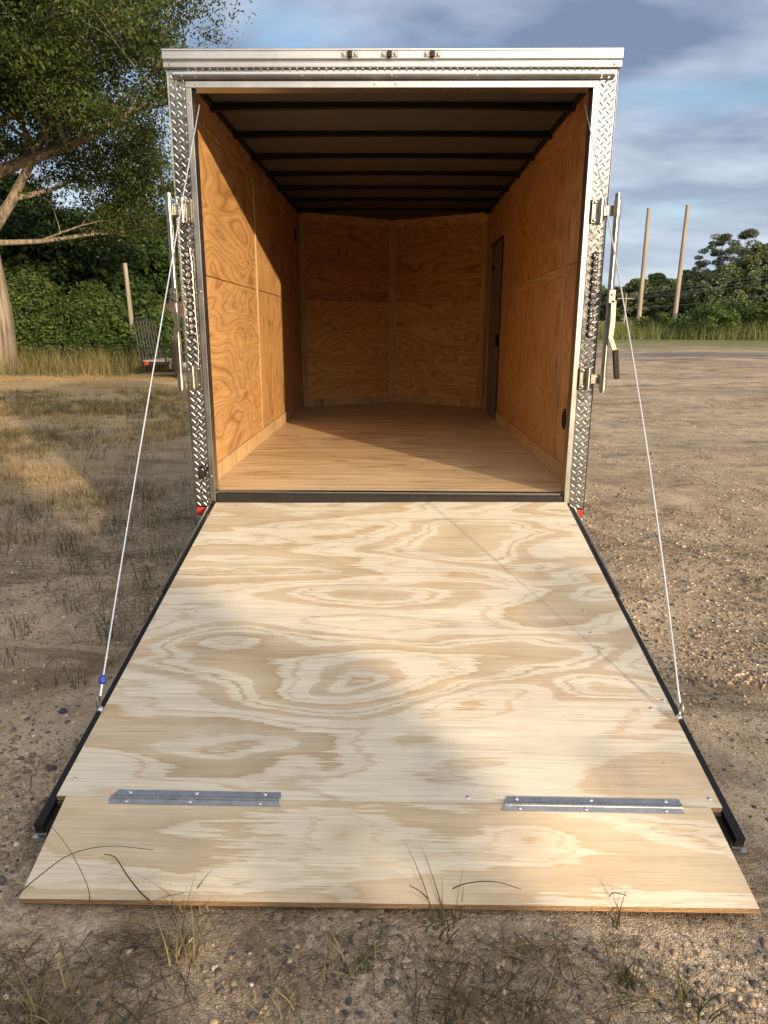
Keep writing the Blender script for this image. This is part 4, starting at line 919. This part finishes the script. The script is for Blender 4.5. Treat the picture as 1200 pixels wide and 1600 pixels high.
# the gate is seen three-quarters on, spanning the bed's width
GW = 1.85
for q in np.linspace(0, GW, 8): gb(q, .5, q, 1.72)
gb(0, 1.72, GW, 1.72, .018); gb(0, .5, GW, .5, .02); gb(0, 1.15, GW, 1.15, .012)
for z in np.arange(1.17, 1.70, .035): gb(0, z, GW, z, .007)
m.build('ramp_gate', BLACK, U)
wy = -.14
for (q) in (.95,):
    tv = []; tf = []
    prof = [(.18, -.09), (.30, -.10), (.335, -.06), (.335, .06), (.30, .10), (.18, .09)]
    for k in range(28):
        an = 2*math.pi*k/28
        for (rr_, xx) in prof: tv.append((ux+q+rr_*math.cos(an), uy+wy+xx, uz+.33+rr_*math.sin(an)))
    for k in range(28):
        for e in range(5): a = k*6+e; b2 = ((k+1) % 28)*6+e; tf.append((a, b2, b2+1, a+1))
    wl = MB().add(tv, tf).build('wheel', RUBBER, U, True)
    MB().disc((ux+q, uy+wy-.06, uz+.33), (0, -1, 0), .17, .02, 18, .03).build('rim', STEEL, wl, True)
    m = MB(); V = []; F = []
    for k in range(13):
        an = math.pi*(-.02+1.04*k/12)
        for (rr_, yy) in ((.44, wy-.13), (.44, wy+.13), (.425, wy+.13), (.425, wy-.13)): V.append((ux+q-rr_*math.cos(an), uy+yy, uz+.33+rr_*math.sin(an)*1.05))
    for k in range(12):
        for e in range(4): F.append((k*4+e, k*4+(e+1) % 4, k*4+4+(e+1) % 4, k*4+4+e))
    m.add(V, F).build('fender', simple('dusty_fender', (.10, .085, .07), .5, 0, .3, 8), U)
m = MB(); ub(m, (-.30, -.03, .41), (-.18, -.002, .49)); m.build('tail_light', REDL, U)

# ------------------------------------------------------------------ gravel, grass, litter
def in_ramp(x, y, pad=0.0): return (np.abs(x) < 1.02+pad) & (y > -2.31-pad) & (y < 5.2)
ICO = None
def stones(name, n, xr, yr, smin, smax, seed, label, patchy=True, lowdens=.25, cols=None, sink=.3):
    r = np.random.default_rng(seed); phi = (1+5**.5)/2
    iv = np.array([(-1, phi, 0), (1, phi, 0), (-1, -phi, 0), (1, -phi, 0), (0, -1, phi), (0, 1, phi), (0, -1, -phi), (0, 1, -phi), (phi, 0, -1), (phi, 0, 1), (-phi, 0, -1), (-phi, 0, 1)])/1.9
    fi = np.array([(0,11,5),(0,5,1),(0,1,7),(0,7,10),(0,10,11),(1,5,9),(5,11,4),(11,10,2),(10,7,6),(7,1,8),(3,9,4),(3,4,2),(3,2,6),(3,6,8),(3,8,9),(4,9,5),(2,4,11),(6,2,10),(8,6,7),(9,8,1)])
    x = r.uniform(*xr, n*3); y = yr[0]+(yr[1]-yr[0])*r.random(n*3)**1.6
    k = ~in_ramp(x, y, smax*.5)
    dens = np.clip(.4+4.0*(vnoise(x, y, .9, 11)+.6*vnoise(x, y, .3, 12)), lowdens*.35, 1); dens = np.where((x < -1.2) & (y < -.3), np.maximum(dens, .55), dens)
    k &= r.random(n*3) < dens; x = x[k][:n]; y = y[k][:n]; n = len(x)
    s = smin*(smax/smin)**(r.random(n)**3.4)
    z = gz(x, y)+s*(.5-sink)*.25
    V = iv[None]*(s[:, None, None]*.5)*(1+.25*r.normal(size=(n, 12, 1)).clip(-1, 1)); sc3 = np.stack([r.uniform(.8, 1.5, n), r.uniform(.7, 1.1, n), r.uniform(.45, .8, n)], 1); V = V*sc3[:, None, :]
    a = r.uniform(0, 2*np.pi, n); ca, sa = np.cos(a)[:, None], np.sin(a)[:, None]; X = V[..., 0]*ca-V[..., 1]*sa; Y = V[..., 0]*sa+V[..., 1]*ca
    V = np.stack([X+x[:, None], Y+y[:, None], V[..., 2]+z[:, None]], -1).reshape(-1, 3); F = (fi[None]+12*np.arange(n)[:, None, None]).reshape(-1, 3)
    o = raw_mesh(name, V, F, cols, None); tag(o, label, 'gravel', kind='stuff'); return o
def stonemat():
    m, nt, b = newmat('mixed_gravel'); g = N(nt, 'ShaderNodeNewGeometry'); c = ramp(nt, (g, 'Random Per Island'), [(0, (.05, .052, .058)), (.22, (.11, .10, .10)), (.38, (.20, .145, .10)), (.60, (.28, .205, .135)), (.80, (.37, .28, .18)), (.94, (.42, .34, .25)), (1, (.66, .62, .56))])
    tc = N(nt, 'ShaderNodeTexCoord'); n = noise_n(nt, (tc, 'Object'), 160, 4, .6); q = ramp(nt, (n, 0), [(.3, (.7, .7, .7)), (.7, (1.15, 1.12, 1.1))]); x = mixc(nt, 1., (c, 0), (q, 0), 'MULTIPLY'); L(nt, x, 2, b, 'Base Color'); setp(b, Roughness=.8); return m
SM = stonemat()
stones('gravel', 75000, (-3.6, 4.2), (-3.1, 3.0), .003, .022, 1, 'loose mixed gravel scattered over the dirt around the ramp', cols=SM)
stones('gravel', 70000, (1.0, 11), (-1.0, 14), .005, .028, 2, 'coarser gravel spread farther out on the lot', cols=SM)
stones('gravel', 2600, (-2.3, -1.03), (-2.6, -1.0), .008, .036, 5, 'bigger dark and tan stones beside the lower left of the ramp', cols=SM)
stones('gravel', 700, (.55, 1.7), (-2.95, -2.3), .007, .026, 6, 'bigger dark stones at the lower right of the flap', cols=SM)
def blades(name, P0, H, mat, label, seed, width=.004, bend=.5, seg=3, cat='grass', stuff=True, parent=None, lay=0.0):
    r = np.random.default_rng(seed); n = len(P0); P0 = np.asarray(P0); H = np.asarray(H)
    a = r.uniform(0, 2*np.pi, n); d = np.stack([np.cos(a), np.sin(a), np.zeros(n)], 1); sd_ = np.stack([-np.sin(a+r.normal(size=n)), np.cos(a), np.zeros(n)], 1); bn = bend*(.3+r.random(n))
    rows = []
    for k in range(seg+1):
        f = k/seg; c = P0+d*(H*bn*(f**1.7))[:, None]+np.array([0, 0, 1])*((H*(f*(1-lay) - .25*bn*f*f)))[:, None]; wd = width*(1-f*.88)*(.7+.6*r.random(n)) if k else width*np.ones(n)
        rows.append(c-sd_*wd[:, None]*.5); rows.append(c+sd_*wd[:, None]*.5)
    V = np.stack(rows, 1).reshape(-1, 3); q = 2*(seg+1)
    f0 = np.array([(2*k, 2*k+1, 2*k+3, 2*k+2) for k in range(seg)]); F = (f0[None]+q*np.arange(n)[:, None, None]).reshape(-1, 4)
    o = raw_mesh(name, V, F, mat, parent)
    if stuff: tag(o, label, cat, kind='stuff')
    return o
def scatter(n, xr, yr, seed, dens=None, ypow=1.0):
    r = np.random.default_rng(seed); x = r.uniform(*xr, n); y = yr[0]+(yr[1]-yr[0])*r.random(n)**ypow; k = ~in_ramp(x, y, .01)
    if dens is not None: k &= r.random(n) < dens(x, y)
    x = x[k]; y = y[k]; return np.stack([x, y, gz(x, y)-.003], 1)
r = np.random.default_rng(77)
# short dry turf on the left
Pt = scatter(330000, (-15, -1.2), (-1.0, 19), 31, lambda x, y: np.clip(.3+2.4*vnoise(x, y, .8, 21)+1.0*vnoise(x, y, .25, 22), .03, 1)*sst(-1.1, -3.2, x)*sst(-1, 4, y), 1.0)
blades('dry_grass', Pt, r.uniform(.02, .085, len(Pt)), DRY, 'short dry golden grass over the left of the lot', 32, .006, .9, 2)
# greener tufts scattered on the left
cx_ = scatter(9500, (-9.5, -1.15), (-2.6, 13), 33, lambda x, y: np.clip(.35+1.6*vnoise(x, y, 1.3, 23), .04, 1)*(.35+.65*sst(-1.2, -2.6, x)))
Pt = np.repeat(cx_, 16, 0); Pt[:, :2] += r.normal(size=(len(Pt), 2))*.045; Hh = np.repeat(r.uniform(.05, .20, len(cx_)), 16)*r.uniform(.3, 1.2, len(Pt))
blades('green_grass', Pt, Hh, GREENG, 'green and brown grass tufts dotted over the left ground', 34, .0035, .6, 3)
cs_ = scatter(1100, (-5.5, -1.1), (-2.6, 5), 51, lambda x, y: np.clip(.3+1.6*vnoise(x, y, 1.0, 25), .03, 1))
Pt = np.repeat(cs_, 4, 0); Pt[:, :2] += r.normal(size=(len(Pt), 2))*.03
blades('dead_stalks', Pt, r.uniform(.06, .24, len(Pt)), STRAW, 'thin dark dead stalks standing on the left ground', 52, .0035, .3, 4)
# tall tawny weeds at the left wood edge
Pt = scatter(26000, (-24, -3.5), (17.5, 24), 35, lambda x, y: sst(17.6, 19.5, y+.35*(x+12)*.4)*((x < -8.3) | (y > 20.2)))
blades('tall_dry_grass', Pt, r.uniform(.35, 1.05, len(Pt)), DRYT, 'tall tawny grass in front of the left bushes', 36, .012, .45, 3)
# weeds and flowers across the lot on the right
Pt = scatter(110000, (8, 55), (34, 66), 37, lambda x, y: sst(43, 47, np.hypot(x, y+3.7)+2*vnoise(x, y, 5, 8))*.8)
blades('roadside_weeds', Pt, r.uniform(.5, 1.25, len(Pt))*(1+.5*vnoise(Pt[:, 0], Pt[:, 1], 4, 5)), WEED, 'high green weeds around the two bare poles', 38, .028, .5, 2)
Cf = Pt[r.permutation(len(Pt))[:1500]]; Cf = Cf[vnoise(Cf[:, 0], Cf[:, 1], 3, 6) > .0]; Cf[:, 2] += r.uniform(.8, 1.2, len(Cf)); Vf_, Ff_ = leaf_quads(Cf, .10, 1.2, .6, 9)
fo = raw_mesh('weed_flowers', Vf_, Ff_, FLOWER); tag(fo, 'small white flower heads among the high weeds', 'flowers', kind='stuff')
for k, (az, ds, h) in enumerate([(19.9, 50, 1.5), (23.3, 47, 1.9), (25.0, 50, 2.2), (27.2, 48, 1.9), (24.0, 56, 2.6)]):
    tree('leafy_bush', AT(az, ds), h, h*.9, .1, 30, 150, .16, .04, BUSHLEAF, BARKD, ['low bush between the two bare poles', 'round bush right of the right bare pole', 'bigger bush below the two pines', 'bush nearest the right edge of the photo', 'tallest bush in the weeds on the right'][k], 'bush', 'bushes in the right weeds', 240+k, cr_=(.2, .36))
# straw, roots and dead stems in the foreground
def litter(n, seed, xr, yr, lmin, lmax, dens=None):
    r = np.random.default_rng(seed); P0 = scatter(n, xr, yr, seed+1, dens); n = len(P0); ln = r.uniform(lmin, lmax, n); a = r.uniform(0, np.pi*2, n); V = []; seg = 4; cur = np.stack([ln*0]*3, 1)
    pos = P0+np.array([0, 0, .008]); rows = []; wdt = r.uniform(.0005, .0015, n)
    for k in range(seg+1):
        sd_ = np.stack([-np.sin(a), np.cos(a), r.uniform(-.5, .5, n)], 1)*wdt[:, None]*(1-.5*k/seg); rows += [pos-sd_, pos+sd_]
        a = a+r.normal(size=n)*.13; pos = pos+np.stack([np.cos(a), np.sin(a), np.zeros(n)], 1)*(ln/seg)[:, None]; pos[:, 2] = np.maximum(gz(pos[:, 0], pos[:, 1])+.005+.01*r.random(n), 0-.1)
        bad = in_ramp(pos[:, 0], pos[:, 1], .0); pos[bad] = rows[-1][bad]
    V = np.stack(rows, 1).reshape(-1, 3); q = 2*(seg+1); f0 = np.array([(2*k, 2*k+1, 2*k+3, 2*k+2) for k in range(seg)]); return V, (f0[None]+q*np.arange(n)[:, None, None]).reshape(-1, 4)
V, F = litter(8500, 41, (-1.7, 1.6), (-2.95, -2.25), .02, .17, lambda x, y: np.clip(.30-.55*x+1.9*vnoise(x, y, .28, 31), .02, 1)); o = raw_mesh('straw_litter', V, F, STRAW); tag(o, 'dead stems and straw strewn on the dirt before the ramp flap', 'straw', kind='stuff')
V, F = litter(9000, 43, (-4, -1.05), (-2.6, 2.5), .02, .12, lambda x, y: np.clip(.25+1.9*vnoise(x, y, .4, 32), .03, 1)); o = raw_mesh('straw_litter', V, F, STRAW); tag(o, 'brown stems and twigs scattered left of the ramp', 'straw', kind='stuff')
def pick(px, py):   # ground point seen at a pixel of the 1200x1600 photograph
    d = (fw + r2*((px-600)/1087.7) - u2*((py-800)/1087.7)); t = (-.035-CAMP.z)/d.z; p = CAMP+d*t; return p.x, p.y
def tuft(px, py, n, h, mat, label, seed, sp=.02, bend=.6, name='grass_tuft', width=.0042):
    x, y = pick(px, py); r = np.random.default_rng(seed); P0 = np.zeros((n, 3)); P0[:, 0] = r.normal(size=n)*sp; P0[:, 1] = r.normal(size=n)*sp
    o = blades(name, P0, r.uniform(.45, 1.1, n)*h, mat, None, seed+1, width, bend, 6, stuff=False); o.location = (x, y, float(gz(x, y))-.004); tag(o, label, 'grass', 'grass tufts near the ramp'); return o
tuft(548, 1530, 34, .12, TUFTG, 'tangled grass clump in the dirt below the middle of the flap', 301, .035, 1.1)
tuft(975, 1540, 40, .085, GREENG, 'small green grass tuft in the lower right corner', 302, .014, .5)
tuft(1080, 1580, 30, .10, GREENG, 'thin grass tuft at the lower right beside dark stones', 303, .02, .8)
tuft(700, 1600, 26, .12, GREENG, 'sparse green tuft at the bottom middle edge', 304, .03, .7)
tuft(280, 1490, 46, .13, TUFTG, 'dense grass clump in the straw below the left hinge', 305, .03, .8)
tuft(60, 1590, 40, .14, TUFTG, 'grass tuft in the bottom left corner', 306, .03, .7)
tuft(430, 1600, 44, .10, TUFTG, 'grass clump at the bottom edge left of centre', 307, .04, .8)
tuft(690, 1445, 22, .16, GREENG, 'grass sprig bending up over the front edge of the flap', 308, .03, 1.2)
tuft(290, 1440, 26, .13, STRAW, 'dry straw tuft against the left part of the flap edge', 309, .05, 1.2)
tuft(960, 1455, 7, .15, GREENG, 'thin green sprig standing before the right part of the flap', 310, .01, .5)
def stem(pts3, rad_, label, mat):
    """a single long stem given by (pixel x, pixel y, height) points"""
    P_ = [Vector((*pick(a, b2), 0)) for (a, b2, h) in pts3]; b0 = P_[0]; pts = []
    for (p, (a, b2, h)) in zip(P_, pts3): pts.append(Vector((p.x-b0.x, p.y-b0.y, h)))
    # smooth
    fine = []
    for i_ in range(len(pts)-1):
        p0, p1, p2, p3 = pts[max(0, i_-1)], pts[i_], pts[i_+1], pts[min(len(pts)-1, i_+2)]
        for t in np.linspace(0, 1, 6, endpoint=False): fine.append(.5*((2*p1)+(p2-p0)*t+(2*p0-5*p1+4*p2-p3)*t*t+(3*p1-3*p2+p3-p0)*t**3))
    fine.append(pts[-1]); n = len(fine); o = MB().tube(fine, [rad_*(1-.6*k/n) for k in range(n)], 5).build('bent_grass', mat, None, True); o.location = (b0.x, b0.y, float(gz(b0.x, b0.y))-.004); tag(o, label, 'grass', 'long stems over the flap')
def px_at(px, py, h):      # where the sight line through a pixel is at height h above the ground
    d = (fw + r2*((px-600)/1087.7) - u2*((py-800)/1087.7)); t = (-.035+h-CAMP.z)/d.z; return CAMP+d*t
def stemw(pl_, rad_, label, mat):
    pts = [px_at(a, b2, h) for (a, b2, h) in pl_]; b0 = pts[0].copy(); fine = []; pts = [p-b0 for p in pts]
    for i_ in range(len(pts)-1):
        p0, p1, p2, p3 = pts[max(0, i_-1)], pts[i_], pts[i_+1], pts[min(len(pts)-1, i_+2)]
        for t in np.linspace(0, 1, 6, endpoint=False): fine.append(.5*((2*p1)+(p2-p0)*t+(2*p0-5*p1+4*p2-p3)*t*t+(3*p1-3*p2+p3-p0)*t**3))
    fine.append(pts[-1]); n = len(fine); o = MB().tube(fine, [rad_*(1-.6*k/n) for k in range(n)], 5).build('bent_grass', mat, None, True); o.location = b0; tag(o, label, 'grass', 'long stems over the flap')
stemw([(140, 1415, .0), (137, 1385, .10), (110, 1330, .17), (80, 1290, .20)], .0016, 'thin brown stem crossing the left end of the flap', STRAW)
stemw([(25, 1400, .02), (60, 1370, .10), (110, 1335, .14), (170, 1322, .16), (240, 1328, .17)], .0016, 'long arching dark stem over the left end of the flap', GREENG)
stemw([(252, 1418, .0), (225, 1400, .05), (200, 1370, .10), (180, 1340, .13), (163, 1335, .14)], .0026, 'stout green stem bending over the flap below the left hinge', GREENG)
stemw([(690, 1425, .0), (700, 1395, .05), (730, 1380, .09), (775, 1378, .11), (815, 1390, .11)], .0018, 'grass stem curving right over the middle of the flap', GREENG)
stemw([(695, 1425, .0), (670, 1405, .05), (655, 1392, .08), (640, 1384, .10)], .0020, 'grass stem curving left over the middle of the flap', GREENG)
stemw([(945, 1440, .0), (950, 1410, .05), (958, 1395, .08), (980, 1400, .10)], .0016, 'forked green stem over the right part of the flap', GREENG)
# a small forked twig on the left ground
